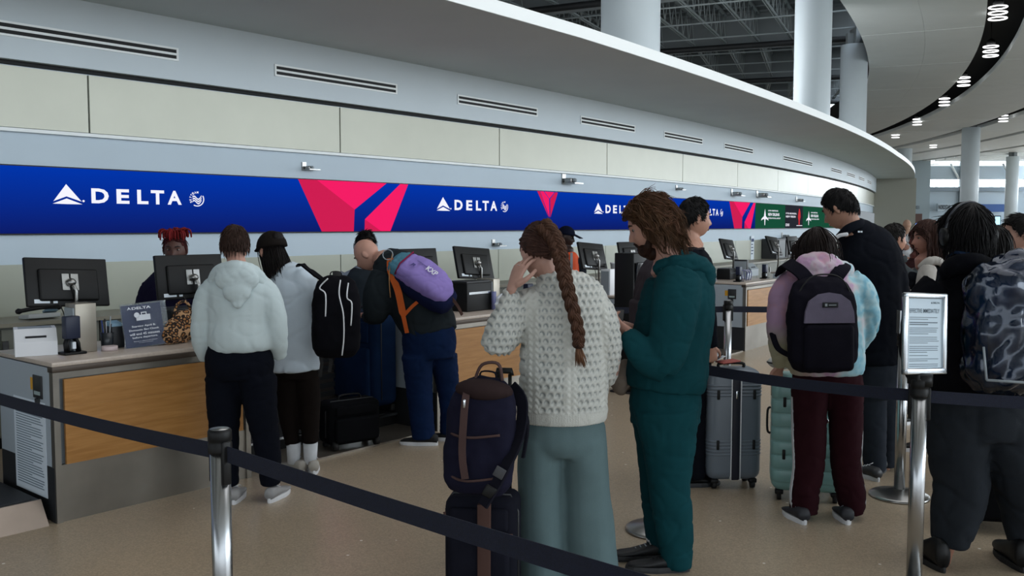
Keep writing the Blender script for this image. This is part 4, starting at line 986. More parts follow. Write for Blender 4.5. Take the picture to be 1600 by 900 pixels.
def hand_geo(P, dirv, palm_n, s=1.0, curl=.5, side=1, vox=.005, spread=.22):
    """P wrist, dirv towards fingers, palm_n direction the palm faces; side +1: thumb on +across"""
    d = Vector(dirv).normalized(); pn = Vector(palm_n); pn = (pn-d*pn.dot(d)).normalized(); ac = d.cross(pn)*side
    m = MB(); P = Vector(P)
    L = .085*s
    m.tube([P-d*.02*s, P+d*.02*s, P+d*.055*s, P+d*L], [(.024*s, .018*s), (.033*s, .016*s), (.040*s, .014*s), (.038*s, .012*s)], 12, side=ac, ends=True)
    for i in range(4):
        b_ = P+d*(L-.006*s*abs(i-1))+ac*(.030-.020*i)*s; ln = (.070, .078, .072, .056)[i]*s
        cur = b_-d*.015*s; dd = (d+ac*spread*(.5-i/3)*1).normalized(); pts = [cur]; c = curl*(1+.1*i)
        for k, fr in enumerate((.46, .30, .24)):
            dd = Quaternion(d.cross(pn), c*(.7 if k == 0 else 1.0)) @ dd
            cur = cur+dd*ln*fr*(1.25 if k == 0 else 1); pts.append(cur)
        m.tube(pts, [.0088*s, .0084*s, .0076*s, .0066*s], 8, ends=True)
    tb = P+d*.022*s+ac*.028*s; t1 = tb+(d*.55+ac*.75+pn*.25).normalized()*.034*s; t2 = t1+(d*.85+ac*.35+pn*.35).normalized()*.032*s; t3 = t2+(d*.9+pn*.4).normalized()*.024*s
    m.tube([tb-d*.01*s, t1, t2, t3], [.014*s, .0115*s, .0095*s, .0078*s], 8, ends=True)
    return finish(m, '_', None, None, vox, 1)
class Person:
    def __init__(s, px, Y, face, label, skin, group=None, cat='person'):
        s.X = (px-800)/FPX*Y; s.Y = Y; s.face = face; s.k = Y/FPX
        s.root = thing('person', label, cat, (s.X, Y, 0), 0, group)
        s.skin = mat('skin_'+skin, skin, .5, nscale=20, namp=.06, spec=.35); s.parts = []
        s.o = Vector((s.X, Y, 0))
    def J(s, px, py, dy=0): return aty(px, py, s.Y+dy)-s.o
    def R(s, r, dy=0): return r*(s.Y+dy)/FPX
    def path(s, L, n=5, sc=1.0):
        """L: (px, py, dy, half width px[, depth m])"""
        pts = [s.J(a[0], a[1], a[2]) for a in L]; rr = [Vector((s.R(a[3], a[2])*sc, (a[4] if len(a) > 4 else s.R(a[3], a[2]))*sc, 0)) for a in L]
        P = smoothpath(pts, n); Q = smoothpath(rr, n); return P, [(max(.004, q.x), max(.004, q.y)) for q in Q]
    def body(s, head, torso, legs, arms, hs=1.0, turn=0, pitch=0, roll=0, hv=.008, fem=False, hands=(), eyes=False, neck_r=.052, brow='1c1410', lips=None):
        hc = s.J(*head); s.hc = hc; s.hs = hs
        s.HM = Matrix.Translation(hc) @ Matrix.Rotation(rad(s.face+turn-90), 4, 'Z') @ Matrix.Rotation(rad(pitch), 4, 'X') @ Matrix.Rotation(rad(roll), 4, 'Y')
        hm = head_geo(hs, fem); m = MB(); m.M = s.HM; m.add(hm.v, hm.f, True); m.M = Matrix()
        nb = s.J(*torso[-1][:3]); up = s.HM @ Vector((0, -.028*hs, -.05*hs))
        m.tube([up, up.lerp(nb, .5), nb, nb+(nb-up).normalized()*.05], [neck_r*.95, neck_r, neck_r*1.15, neck_r*1.6], 16, ends=True)
        me_h = finish(m, '_', None, None, hv, 1 if hv < .007 else 1)
        t0, t1 = torso[0], torso[1]; torso = [tuple(a+(b_-a)*.45 for a, b_ in zip(t0, t1))]+list(torso[1:])
        c = MB(); P, Q = s.path(torso, 4, .84); c.tube(P, Q, 16, side=(1, 0, 0))
        for L in legs+arms:
            P, Q = s.path(L, 4, .72); Q = [(min(a, .075), min(b_, .075)) for a, b_ in Q]; c.tube(P, Q, 10, side=(1, 0, 0), ends=True)
        me_c = finish(c, '_', None, None, .016, 3)
        mes = [(me_c, 0), (me_h, 0)]
        for h in hands: mes.append((hand_geo(**h), 0))
        s.bodyo = join_meshes('body', mes, [s.skin], s.root)
        if eyes:
            for sx in (-1, 1):
                m = MB(); m.M = s.HM; m.ell((sx*.030*hs, .0765*hs, .008*hs), (.0125*hs, .010*hs, .0075*hs), None, 12, 8); eo = m.build('eye', mat('eye_white', '8f8780', .3), s.root)
                m = MB(); m.M = s.HM; m.ell((sx*.030*hs, .0842*hs, .008*hs), (.0078*hs, .0038*hs, .0066*hs), None, 10, 6); m.build('iris', mat('iris_dark', '1c120c', .2), eo)
                m = MB(); m.M = s.HM; m.tube([(sx*.016*hs, .0955*hs, .029*hs), (sx*.032*hs, .091*hs, .034*hs), (sx*.048*hs, .079*hs, .029*hs)], [.003, .0042, .0025], 6, ends=True); m.build('eyebrow', mat('brow_'+brow, brow, .8), s.root)
            m = MB(); m.M = s.HM; m.tube([(-.022*hs, .0895*hs, -.064*hs), (-.011*hs, .0965*hs, -.064*hs), (0, .0985*hs, -.0635*hs), (.011*hs, .0965*hs, -.064*hs), (.022*hs, .0895*hs, -.064*hs)], [.002, .0045, .005, .0045, .002], 8); m.build('lips', mat('lips_'+(lips or '7a4540'), lips or '7a4540', .5), s.root)
        return s
    def garment(s, name, m, tubes, vox=.011, folds=None, smooth=4, extra=None, vcol=None):
        mb = MB()
        for L in tubes:
            P, Q = s.path(L, 5); mb.tube(P, Q, 20, side=(1, 0, 0), ends=False)
        if extra: extra(mb)
        return finish(mb, name, m, s.root, vox, smooth, folds, vcol)
    def shoe(s, px, dy, yaw, ln=.28, mm=None, sole=None, z=0, hh=.09, laces=None, x=None, wdt=.098):
        """yaw: degrees, direction the toe points"""
        X = (px-800)/FPX*(s.Y+dy)-s.X; M = Matrix.Translation((X, dy, z)) @ Matrix.Rotation(rad(yaw-90), 4, 'Z')
        m = MB(); m.M = M; prof = [(-.30*ln, .031, hh*.85), (-.22*ln, .037, hh), (-.05*ln, .037, hh*.98), (.12*ln, .038, hh*.80), (.32*ln, .043, hh*.60), (.5*ln, .042, hh*.52), (.62*ln, .033, hh*.44), (.68*ln, .018, hh*.34)]
        rings = []
        for y, w_, h in prof:
            rings.append([Vector((w_*math.copysign(abs(math.cos(a))**.7, math.cos(a)), y, .022+(h-.022)*(.5+.5*math.sin(a)))) for a in [2*PI*k/18 for k in range(18)]])
        m.loft(rings); o = m.build('shoe', mm or black_p, s.root)
        m = MB(); m.M = M; poly = []
        for k in range(22):
            a = 2*PI*k/22; y = .19*ln+math.sin(a)*.51*ln; w_ = (.041 if math.sin(a) > -.2 else .036)*(1+.12*math.sin(a)); poly.append(Vector((math.cos(a)*w_*1.08, y, 0)))
        m.loft([[p for p in poly], [p*1.02+Vector((0, 0, .012)) for p in poly], [p+Vector((0, 0, .028)) for p in poly]], smooth=False); m.build('sole', sole or white_p, o)
        if laces:
            m = MB(); m.M = M
            for k in range(4): y = (.02+.075*k)*ln; h = hh*(.95-.1*k)+.0; m.tube([(-.02, y, h-.006), (0, y+.006, h+.003), (.02, y, h-.006)], .003, 5)
            m.tube([(0, 0, hh), (.025, -.01, hh+.012), (.03, .01, hh)], .0025, 5); m.build('laces', laces, o)
        return o
    def hair(s, color, **k): return make_hair(s.root, s.HM, s.hs, color, **k)
# ---- garments' materials
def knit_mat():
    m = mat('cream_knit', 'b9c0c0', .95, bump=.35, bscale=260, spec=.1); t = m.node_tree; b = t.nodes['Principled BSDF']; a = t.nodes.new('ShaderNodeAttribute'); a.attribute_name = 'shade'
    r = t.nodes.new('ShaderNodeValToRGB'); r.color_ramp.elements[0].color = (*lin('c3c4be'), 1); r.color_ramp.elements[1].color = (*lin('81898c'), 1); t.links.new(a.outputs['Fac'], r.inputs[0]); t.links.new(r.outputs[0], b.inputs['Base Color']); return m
    m = mat('cream_knit', 'b9c0c0', .95, nscale=30, namp=.06, bump=.35, bscale=260, spec=.15, sheen=.2); return m
def tiedye():
    m = bpy.data.materials.new('tie_dye'); m.use_nodes = True; t = m.node_tree; b = t.nodes['Principled BSDF']; b.inputs['Roughness'].default_value = .9
    c = t.nodes.new('ShaderNodeTexCoord'); n = t.nodes.new('ShaderNodeTexNoise'); n.inputs['Scale'].default_value = 8; n.inputs['Detail'].default_value = 3
    sx = t.nodes.new('ShaderNodeSeparateXYZ'); t.links.new(c.outputs['Object'], n.inputs['Vector']); t.links.new(c.outputs['Object'], sx.inputs[0])
    a = t.nodes.new('ShaderNodeMath'); a.operation = 'MULTIPLY_ADD'; a.inputs[1].default_value = 1.35; a.inputs[2].default_value = -.03; t.links.new(sx.outputs['X'], a.inputs[0])
    ad = t.nodes.new('ShaderNodeMath'); ad.operation = 'MULTIPLY_ADD'; ad.inputs[1].default_value = 1.0; t.links.new(n.outputs[0], ad.inputs[0]); t.links.new(a.outputs[0], ad.inputs[2])
    r = t.nodes.new('ShaderNodeValToRGB'); cr = r.color_ramp; cr.elements[0].position = .12; cr.elements[0].color = (*lin('a98aa8'), 1); cr.elements[1].position = .95; cr.elements[1].color = (*lin('5f9fb4'), 1)
    for p, q in ((.24, 'b48a9c'), (.33, 'b9a9b4'), (.43, 'b48fb0'), (.52, 'c0b8bc'), (.63, '9fc0c8'), (.75, '74acc0'), (.85, 'a8c6cc')): e = cr.elements.new(p); e.color = (*lin(q), 1)
    t.links.new(ad.outputs[0], r.inputs[0])
    # the dye turns yellow-green near the left cuff and hem
    mz = t.nodes.new('ShaderNodeMapRange'); mz.inputs[1].default_value = 1.12; mz.inputs[2].default_value = .98; t.links.new(sx.outputs['Z'], mz.inputs[0])
    mx_ = t.nodes.new('ShaderNodeMapRange'); mx_.inputs[1].default_value = -.05; mx_.inputs[2].default_value = -.2; t.links.new(sx.outputs['X'], mx_.inputs[0])
    mu = t.nodes.new('ShaderNodeMath'); mu.operation = 'MULTIPLY'; t.links.new(mz.outputs[0], mu.inputs[0]); t.links.new(mx_.outputs[0], mu.inputs[1])
    mx = t.nodes.new('ShaderNodeMix'); mx.data_type = 'RGBA'; t.links.new(mu.outputs[0], mx.inputs[0]); t.links.new(r.outputs[0], mx.inputs[6]); mx.inputs[7].default_value = (*lin('a09e86'), 1)
    t.links.new(mx.outputs[2], b.inputs['Base Color']); return m
# ================================================================== braided woman
P = Person(880, 4.2, 96, 'woman in cream cable knit sweater with a long braid, hand held to her ear', 'b08a7c')
T = [(880, 690, 0, 66, .12), (880, 640, 0, 68, .13), (880, 560, 0, 62, .115), (882, 490, 0, 72, .12), (876, 455, 0, 50, .08), (862, 437, 0, 22, .06)]
LL = [(850, 700, 0, 34), (848, 800, 0, 24), (848, 900, 0, 18)]; RL = [(918, 700, 0, 34), (925, 800, 0, 24), (928, 900, 0, 18)]
AL = [(815, 475, 0, 22), (785, 545, -.02, 20), (790, 490, -.06, 13), (801, 447, -.085, 9)]; AR = [(938, 480, 0, 22), (958, 570, .02, 18), (940, 600, .16, 12)]
hw = P.J(806, 452, -.03)
P.body((844, 393, .02), T, [LL, RL], [AL, AR], hs=1.07, turn=14, pitch=-22, hv=.005, fem=True, neck_r=.048, eyes=True, hands=[dict(P=P.J(801, 447, -.085), dirv=(.045, .015, .12), palm_n=(.75, .6, -.15), s=1.08, curl=.3, side=-1, vox=.0042)])
def knit_disp(co, n):
    u = co.x+co.y*.3; v = co.z
    d = .0025*noise.noise(co*9)*3
    band = math.sin(co.x*2*PI/.17+.6)
    if band > .45 and abs(co.x) < .2 and co.y < .06:
        w_ = (co.x % .028)/.028; d += .0035*abs(math.sin(PI*w_))+.0025*math.sin((co.z+abs(w_-.5)*.03)*2*PI/.028)
    else:
        a = .030; b_ = .034; row = math.floor(v/b_); uu = (u+(row % 2)*a/2) % a-a/2; vv = (v % b_)-b_/2; q = (uu/.0085)**2+(vv/.0105)**2
        d += .003-.011*math.exp(-q*.8)
    if co.z < .815: d = .0012*math.sin(co.x*2*PI/.009)
    return d
def knit_hole_shade(co):  # shade inside the knit holes, painted into the wool colour
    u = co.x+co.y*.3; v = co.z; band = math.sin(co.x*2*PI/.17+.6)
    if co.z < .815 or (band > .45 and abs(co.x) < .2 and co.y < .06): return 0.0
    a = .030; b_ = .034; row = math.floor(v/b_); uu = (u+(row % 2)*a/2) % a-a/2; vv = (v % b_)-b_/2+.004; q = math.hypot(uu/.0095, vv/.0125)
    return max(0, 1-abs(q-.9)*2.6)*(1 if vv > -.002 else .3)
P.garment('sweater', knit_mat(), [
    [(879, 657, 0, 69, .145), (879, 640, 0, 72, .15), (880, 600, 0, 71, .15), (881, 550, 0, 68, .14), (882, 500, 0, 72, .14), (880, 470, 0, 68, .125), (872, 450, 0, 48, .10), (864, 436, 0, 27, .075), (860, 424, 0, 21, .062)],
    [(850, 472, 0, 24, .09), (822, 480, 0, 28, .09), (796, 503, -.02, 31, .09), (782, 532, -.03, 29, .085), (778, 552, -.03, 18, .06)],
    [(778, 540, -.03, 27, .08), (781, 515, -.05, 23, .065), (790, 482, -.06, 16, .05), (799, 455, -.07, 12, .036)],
    [(905, 472, 0, 26, .09), (930, 486, 0, 28, .09), (945, 520, 0, 25, .08), (950, 560, .02, 21, .07), (945, 592, .10, 15, .05), (935, 590, .2, 12, .04)]], .0052, knit_disp, 3, vcol=knit_hole_shade)
sage = cloth('sage_trousers', '596c6f', .06)
P.garment('trousers', sage, [
    [(879, 640, 0, 62, .12), (878, 665, 0, 70, .135), (878, 690, 0, 70, .15), (878, 708, 0, 60, .13)],
    [(846, 685, 0, 38, .13), (845, 730, 0, 38, .13), (845, 770, 0, 37, .12), (846, 830, 0, 38, .12), (850, 905, .02, 38, .125)],
    [(911, 685, 0, 38, .13), (913, 730, 0, 38, .13), (916, 770, 0, 38, .12), (920, 830, 0, 42, .12), (927, 900, .02, 41, .125)]], .011, lambda co, n: .004*noise.noise(Vector((co.x*14, co.y*10, co.z*2.5)))+.003*noise.noise(co*8), 4)
P.shoe(850, .0, 95, .25); P.shoe(925, .0, 88, .25)
P.hair('48312a', kind='pulled', n=230, length=.13, r=.0042, puff=.09, lift=.008, seed=3, whorl=(.05, .95, .25), sweep_=(.1, -.6, -.35), steps=9)
m = MB(); m.cyl
# braid: three strands plaited over crown and down the back
bp_ = [P.J(846, 350, -.075), P.J(862, 366, -.10), P.J(872, 388, -.125), P.J(878, 412, -.135), P.J(884, 440, -.155), P.J(893, 475, -.185), P.J(903, 515, -.185), P.J(904, 540, -.185)]
bp = smoothpath(bp_, 14); nb_ = len(bp); hm = hair_mat('4a3226', 'hair_4a3226')
for st in range(3):
    pts = []; rr = []
    for i, p in enumerate(bp):
        t = i/(nb_-1); ph = t*2*PI*5.2+st*2*PI/3; A = .019*(1.15-.45*t); d = (bp[min(i+1, nb_-1)]-bp[max(i-1, 0)]).normalized(); sx = d.cross(Vector((0, 1, 0))).normalized()
        pts.append(p+sx*A*math.sin(ph)+Vector((0, -.012*math.sin(2*ph), 0))); rr.append(.0185*(1.1-.42*t)*(.55 if i < 4 else 1))
    mb = MB(); mb.tube(pts, rr, 10, ends=True)
    for q in range(10):   # fine locks on each strand
        a0 = q*.63; pp = []
        for i, p in enumerate(pts):
            d = (pts[min(i+1, nb_-1)]-pts[max(i-1, 0)]).normalized(); u = d.cross(Vector((0, 1, 0))).normalized(); v = d.cross(u); a = a0+i*.06
            pp.append(p+(u*math.cos(a)+v*math.sin(a))*rr[i]*.97)
        mb.tube(pp, .0032, 4)
    mb.build('braid_strand', hm, P.root)
mb = MB(); e_ = bp[-1]; rnd = random.Random(5); mb.lathe([(.016, -.012), (.019, 0), (.016, .012)], 14, e_); mb.build('hair_tie', hair_mat('2a1c16', 'hair_2a1c16'), P.root)
mb = MB()
for i in range(70):
    a = rnd.uniform(0, 6.28); q = rnd.uniform(0, 1)**.5; x, y = math.cos(a)*q, math.sin(a)*q; L = rnd.uniform(.06, .1)
    mb.tube([e_+Vector((x*.010, y*.010, -.004)), e_+Vector((x*.018+.004, y*.014, -L*.5)), e_+Vector((x*.026+.012, y*.016, -L))], [.003, .003, .0008], 4)
mb.build('braid_tuft', hair_mat('6b4c38', 'hair_6b4c38'), P.root)
m = MB(); m.lathe([(.0085, 0), (.0098, 0), (.0098, .003), (.0085, .003)], 14, P.J(812, 415, -.075)); m.build('ring', chrome, P.root)
# ================================================================== bearded man in teal
P = Person(1045, 4.42, 165, 'tall bearded man with tousled brown hair in teal hoodie and matching trousers', 'b58a7a')
T = [(1043, 640, 0, 52, .15), (1050, 560, 0, 50, .16), (1058, 480, 0, 50, .19), (1060, 430, 0, 38, .15), (1042, 405, 0, 18, .06)]
LL = [(1030, 650, -.08, 36), (1035, 770, -.08, 24), (1045, 880, -.08, 14)]; RL = [(1052, 650, .1, 36), (1040, 770, .1, 24), (1035, 865, .1, 14)]
AL = [(1050, 445, -.18, 22), (1048, 545, -.2, 18), (1000, 560, -.22, 14), (978, 518, -.18, 9)]; AR = [(1050, 445, .18, 22), (1040, 545, .18, 16), (990, 520, .1, 10)]
P.body((1017, 350, 0), T, [LL, RL], [AL, AR], hs=1.07, turn=8, pitch=-26, hv=.0048, neck_r=.056, eyes=True, brow='2e1c14',
       hands=[dict(P=P.J(984, 520, -.16), dirv=(-.1, .04, .055), palm_n=(.1, .6, .5), s=1.05, curl=.55, side=1, vox=.0045), dict(P=P.J(984, 512, .06), dirv=(-.1, -.05, .02), palm_n=(0, -.6, .5), s=1.05, curl=.5, side=-1, vox=.0055)])
teal = cloth('teal_fleece', '0f3a40', .1)
fz = fold(.006, (10, 10, 17), 2)
P.garment('hoodie', teal, [
    [(1040, 607, 0, 60, .17), (1042, 590, 0, 64, .18), (1046, 550, 0, 62, .18), (1055, 490, 0, 60, .20), (1060, 450, 0, 55, .20), (1060, 425, 0, 45, .16), (1052, 408, 0, 30, .10)],
    [(1062, 435, -.12, 36, .10), (1056, 470, -.19, 38, .085), (1050, 520, -.21, 35, .075), (1040, 560, -.22, 31, .07), (1034, 582, -.22, 22, .055)],
    [(1042, 572, -.22, 30, .065), (1012, 560, -.22, 26, .058), (992, 538, -.20, 21, .05), (979, 522, -.17, 15, .042)],
    [(1060, 440, .12, 34, .09), (1052, 480, .20, 30, .08), (1035, 545, .2, 24, .06), (1000, 530, .12, 18, .05), (988, 518, .08, 13, .04)]], .009, lambda co, n: fz(co, n)+.0, 3)
m = MB(); hood = [P.J(1030, 420, -.10), P.J(1062, 412, -.145), P.J(1095, 415, -.10), P.J(1106, 425, .0), P.J(1095, 412, .10), P.J(1062, 405, .14), P.J(1035, 412, .10)]
m.tube(smoothpath(hood, 5), [(.045, .03)]*31, 12, side=(0, 0, 1), ends=True)
m.ell(P.J(1098, 436, -.02), (.06, .11, .085), (0, rad(20), 0)); m.ell(P.J(1078, 424, -.08), (.07, .05, .05)); m.ell(P.J(1078, 424, .07), (.07, .05, .05))
f2 = fold(.009, (14, 14, 20), 5); finish(m, 'hood', teal, P.root, .009, 3, f2)
m = MB(); m.tube(smoothpath([P.J(1030, 420, -.135), P.J(1060, 432, -.16), P.J(1090, 440, -.11)], 5), .006, 6); m.build('hood_seam', teal, P.root)
m = MB(); pq = smoothpath([P.J(978, 606, 0), P.J(1042, 610, -.17), P.J(1103, 604, 0)], 6); 
P.garment('trousers', teal, [
    [(1040, 590, 0, 50, .14), (1040, 625, 0, 57, .16), (1040, 660, 0, 55, .16)],
    [(1042, 640, -.08, 52, .10), (1046, 700, -.08, 42, .095), (1046, 760, -.08, 33, .085), (1050, 800, -.08, 32, .08), (1056, 850, -.08, 28, .07), (1060, 888, -.08, 20, .05)],
    [(1034, 640, .08, 50, .10), (1032, 700, .09, 38, .095), (1030, 760, .1, 30, .085), (1030, 810, .1, 25, .07), (1032, 862, .1, 20, .055)]], .0095, fold(.006, (8, 8, 15), 3, lambda co: 1.5 if co.z < .5 else 1), 3)
P.shoe(1052, -.08, 178, .30, mat('black_runner', '101216', .55), dark_p, laces=rubber); o = P.shoe(1022, .08, 184, .30, mat('black_runner', '101216', .55), dark_p, laces=grey_p)
m = MB(); X = P.J(1015, 862, .02); m.tube([(-.02, .0, .10), (-.045, .035, .095), (-.05, .12, .095)], [(.045, .012)]*3, 8); m = MB(); m.lathe([(.05, .085), (.052, .10), (.05, .118), (.044, .118), (.044, .085)], 18, ((1030-800)/FPX*4.52-P.X, .1, 0)); m.build('sock', white_p, P.root)
P.hair('46301f', kind='long', n=460, length=.165, r=.0046, puff=.17, lift=.025, curl=.42, seed=8, whorl=(.0, .2, .95), sweep_=(.05, -.28, -.15), steps=9, drop=True)
m2 = make_hair(P.root, P.HM, P.hs, '54392a', kind='short', n=150, length=.10, r=.0040, puff=.19, lift=.03, curl=.55, seed=18, whorl=(.0, .3, .9), sweep_=(0, -.3, 0), cap=False, name='hair_highlight')
# beard
m = MB(); m.M = P.HM; hs = P.hs; m.ell((0, .070*hs, -.092*hs), (.05*hs, .037*hs, .035*hs), (rad(-10), 0, 0)); m.ell((0, .052*hs, -.118*hs), (.036*hs, .035*hs, .035*hs))
for sx in (-1, 1): m.tube([(sx*.069*hs, .022*hs, -.01*hs), (sx*.067*hs, .03*hs, -.05*hs), (sx*.054*hs, .056*hs, -.085*hs), (sx*.02*hs, .078*hs, -.105*hs)], [.008, .014, .02, .024], 8, ends=True); m.tube([(0, .106*hs, -.047*hs), (sx*.026*hs, .1*hs, -.056*hs), (sx*.036*hs, .09*hs, -.08*hs)], [.005, .0065, .006], 6, ends=True)
finish(m, 'beard', hair_mat('2b1a12', 'hair_2b1a12'), P.root, .0055, 1, lambda co, n: .004*noise.noise(Vector((co.x*90, co.y*90, co.z*30))))
# tote seen between him and the braided woman
t = thing('tote_bag', 'slouchy beige cloth bag hanging in front of the man in teal', 'bag', P.o+P.J(970, 605, .06)); m = MB()
m.ell((0, 0, .045), (.055, .07, .085)); m.ell((.02, 0, .08), (.05, .06, .06)); finish(m, 'bag_body', cloth('beige_bag', '7d7268'), t, .009, 2, fold(.008, (16, 16, 16), 4))
m = MB(); m.tube(smoothpath([(-.01, 0, .11), (.0, .02, .2), (.03, .05, .27)], 4), .007, 6); m.build('bag_handle', cloth('beige_bag', '7d7268'), t)
t = thing('smartphone', 'dark smartphone in the hands of the bearded man', 'phone', P.o+P.J(962, 500, -.03), rad(60)); m = MB(); m.box((0, 0, .01), (.075, .145, .009), (rad(25), 0, rad(-70)), .003); m.build('phone_body', black_p, t)
# ================================================================== young man behind, facing right
P = Person(1085, 5.86, 12, 'young man with short black hair and black jacket, facing right behind the bearded man', 'b08470')
T = [(1075, 560, 0, 35, .16), (1072, 480, 0, 38, .18), (1074, 420, 0, 38, .2), (1078, 385, 0, 24, .12), (1078, 372, 0, 12, .055)]
P.body((1084, 341, 0), T, [[(1078, 570, -.08, 26), (1082, 660, -.08, 18), (1084, 745, -.08, 11)], [(1080, 570, .08, 26), (1088, 660, .08, 18), (1090, 740, .08, 11)]], [[(1088, 410, -.2, 16), (1100, 480, -.22, 13), (1110, 540, -.2, 9)], [(1088, 410, .2, 16), (1092, 480, .22, 13), (1105, 540, .2, 9)]],
       hs=1.04, pitch=-4, hv=.0055, neck_r=.052, eyes=True, hands=[dict(P=P.J(1110, 543, -.18), dirv=(.02, .02, -.1), palm_n=(-.2, .8, 0), s=1.0, curl=.7, side=1, vox=.0055)])
blk = cloth('black_jacket', '0f1219')
P.garment('jacket', blk, [[(1075, 575, 0, 36, .18), (1073, 500, 0, 38, .19), (1074, 430, 0, 40, .2), (1076, 400, 0, 34, .16), (1078, 385, 0, 20, .1)],
    [(1090, 405, -.17, 17, .07), (1100, 450, -.22, 15, .065), (1107, 500, -.21, 13, .055), (1111, 542, -.19, 10, .045)], [(1088, 405, .17, 17, .07), (1095, 450, .22, 15, .065), (1100, 540, .2, 10, .045)]], .012, fold(.006, seed=4))
P.garment('trousers', blk, [[(1077, 560, 0, 33, .15), (1078, 590, 0, 33, .16)], [(1080, 585, -.08, 24, .09), (1085, 665, -.08, 18, .075), (1088, 748, -.08, 14, .06)], [(1078, 585, .08, 24, .09), (1084, 665, .08, 18, .075), (1084, 740, .08, 14, .06)]], .012, fold(.005, seed=6))
P.shoe(1084, -.08, 12, .28, black_p, dark_p); P.shoe(1082, .1, 12, .28, black_p, dark_p)
P.hair('0c0b0c', kind='short', n=300, length=.03, r=.0035, puff=.10, lift=.012, seed=4, sweep_=(0, .3, .1), steps=5)
t, bm_, sm_ = backpack('dark grey-brown backpack on the back of the young man in black, left of him', P.o+P.J(1038, 540, .0)+Vector((0, 0, 0)), (0, 0, rad(-78)), .30, .58, .19, '3a3438', 'x', straps=[([(-.1, 0, .53), (-.11, .06, .6), (-.12, .2, .62)],), ([(.1, 0, .53), (.11, .06, .6), (.12, .2, .62)],)])
# ================================================================== girl in tie-dye hoodie
P = Person(1290, 5.14, 95, 'girl in pastel tie-dye hoodie and maroon track trousers with white side stripes', 'b98f80')
T = [(1290, 600, 0, 50, .14), (1288, 520, 0, 46, .13), (1285, 450, 0, 48, .13), (1280, 425, 0, 20, .06)]
P.body((1277, 391, .02), T, [[(1265, 610, 0, 26), (1264, 700, 0, 18), (1256, 790, 0, 11)], [(1318, 610, 0, 26), (1320, 700, 0, 18), (1328, 790, 0, 11)]], [[(1235, 455, 0, 16), (1222, 520, 0, 14), (1222, 572, .1, 9)], [(1340, 455, 0, 16), (1358, 510, 0, 14), (1340, 545, .14, 9)]],
       hs=.98, turn=6, pitch=-14, fem=True, hands=[dict(P=P.J(1220, 572, .08), dirv=(-.01, .05, -.06), palm_n=(0, .3, -1), s=.9, curl=.4, side=1, vox=.006)])
td = tiedye()
P.garment('hoodie', td, [[(1291, 584, 0, 56, .15), (1291, 570, 0, 60, .165), (1290, 520, 0, 60, .16), (1288, 470, 0, 60, .15), (1286, 440, 0, 50, .13), (1282, 420, 0, 30, .09)],
    [(1248, 440, 0, 24, .08), (1228, 458, 0, 24, .085), (1219, 500, 0, 20, .08), (1218, 540, .02, 17, .07), (1221, 570, .06, 12, .045)],
    [(1325, 440, 0, 24, .08), (1344, 458, 0, 24, .085), (1352, 490, 0, 22, .08), (1352, 515, .03, 18, .07), (1340, 540, .12, 13, .05)]], .01, fold(.007, (9, 9, 14), 7), 3)
m = MB(); m.tube(smoothpath([P.J(1238, 425, -.03), P.J(1255, 418, -.11), P.J(1280, 420, -.14), P.J(1308, 420, -.11), P.J(1325, 424, -.03)], 5), [(.05, .035)]*21, 12, side=(0, 0, 1), ends=True); m.ell(P.J(1278, 428, -.12), (.10, .055, .055)); m.ell(P.J(1278, 408, -.10), (.12, .05, .05))
finish(m, 'hood', td, P.root, .009, 3, fold(.007, (14, 14, 14), 9))
maroon = cloth('maroon_track', '2a1117', .1)
P.garment('trousers', maroon, [[(1292, 575, 0, 52, .14), (1292, 592, 0, 55, .155), (1292, 606, 0, 48, .13)],
    [(1265, 600, 0, 29, .13), (1264, 640, 0, 27, .115), (1264, 680, 0, 26, .10), (1264, 730, 0, 24, .095), (1258, 770, 0, 23, .10), (1256, 797, .01, 21, .10)],
    [(1319, 600, 0, 29, .13), (1321, 640, 0, 26, .115), (1322, 680, 0, 25, .10), (1322, 730, 0, 23, .095), (1329, 770, 0, 23, .10), (1332, 797, .01, 20, .10)]], .0105, fold(.007, (9, 9, 18), 11, lambda co: 1.8 if co.z < .2 else .8))
for sg, L in ((-1, [(1238, 620, 0), (1238.5, 680, 0), (1240, 730, 0), (1235, 770, 0), (1237, 795, 0)]), (1, [(1346, 620, 0), (1346.5, 680, 0), (1344.5, 730, 0), (1351, 770, 0), (1350, 795, 0)])):
    m = MB(); m.ribbon(smoothpath([P.J(*q) for q in L], 5), .03, .006, (0, 1, 0)); m.build('side_stripe', cloth('stripe_white', 'c4c8cc'), P.root)
P.shoe(1257, -.05, 100, .24, mat('dark_trainer', '23252b', .6), white_p, laces=grey_p); P.shoe(1330, -.05, 85, .24, mat('dark_trainer', '23252b', .6), white_p, laces=grey_p)
P.hair('1f1715', kind='long', n=330, length=.30, r=.0045, puff=.14, lift=.03, curl=.06, seed=12, drop=True, steps=9, whorl=(0, -.05, 1))
o_ = P.o+P.J(1275, 580, -.155)
t, bm_, sm_ = backpack('black backpack with lilac-grey front panel on the girl in the tie-dye hoodie', o_, (rad(-3), 0, rad(4)), .37, .52, .17, '14131c', 'x', straps=[([(-.05, -.05, .475), (-.10, -.045, .535), (-.135, -.005, .57), (-.145, .07, .585), (-.14, .16, .53)], .075, (1, .2, .6)), ([(.06, -.05, .475), (.11, -.045, .535), (.155, -.005, .575), (.17, .07, .59), (.165, .16, .53)], .075, (1, -.2, -.6)),
    ([(-.13, 0, .08), (-.19, .05, .12), (-.2, .12, .2)], .03), ([(.13, 0, .08), (.19, .05, .12), (.2, .12, .2)], .03)], no_pocket=True)
m = MB(); pl = [(-.135, .27), (.135, .27), (.13, .33), (.11, .385), (.06, .42), (0, .43), (-.06, .42), (-.11, .385), (-.13, .33)]
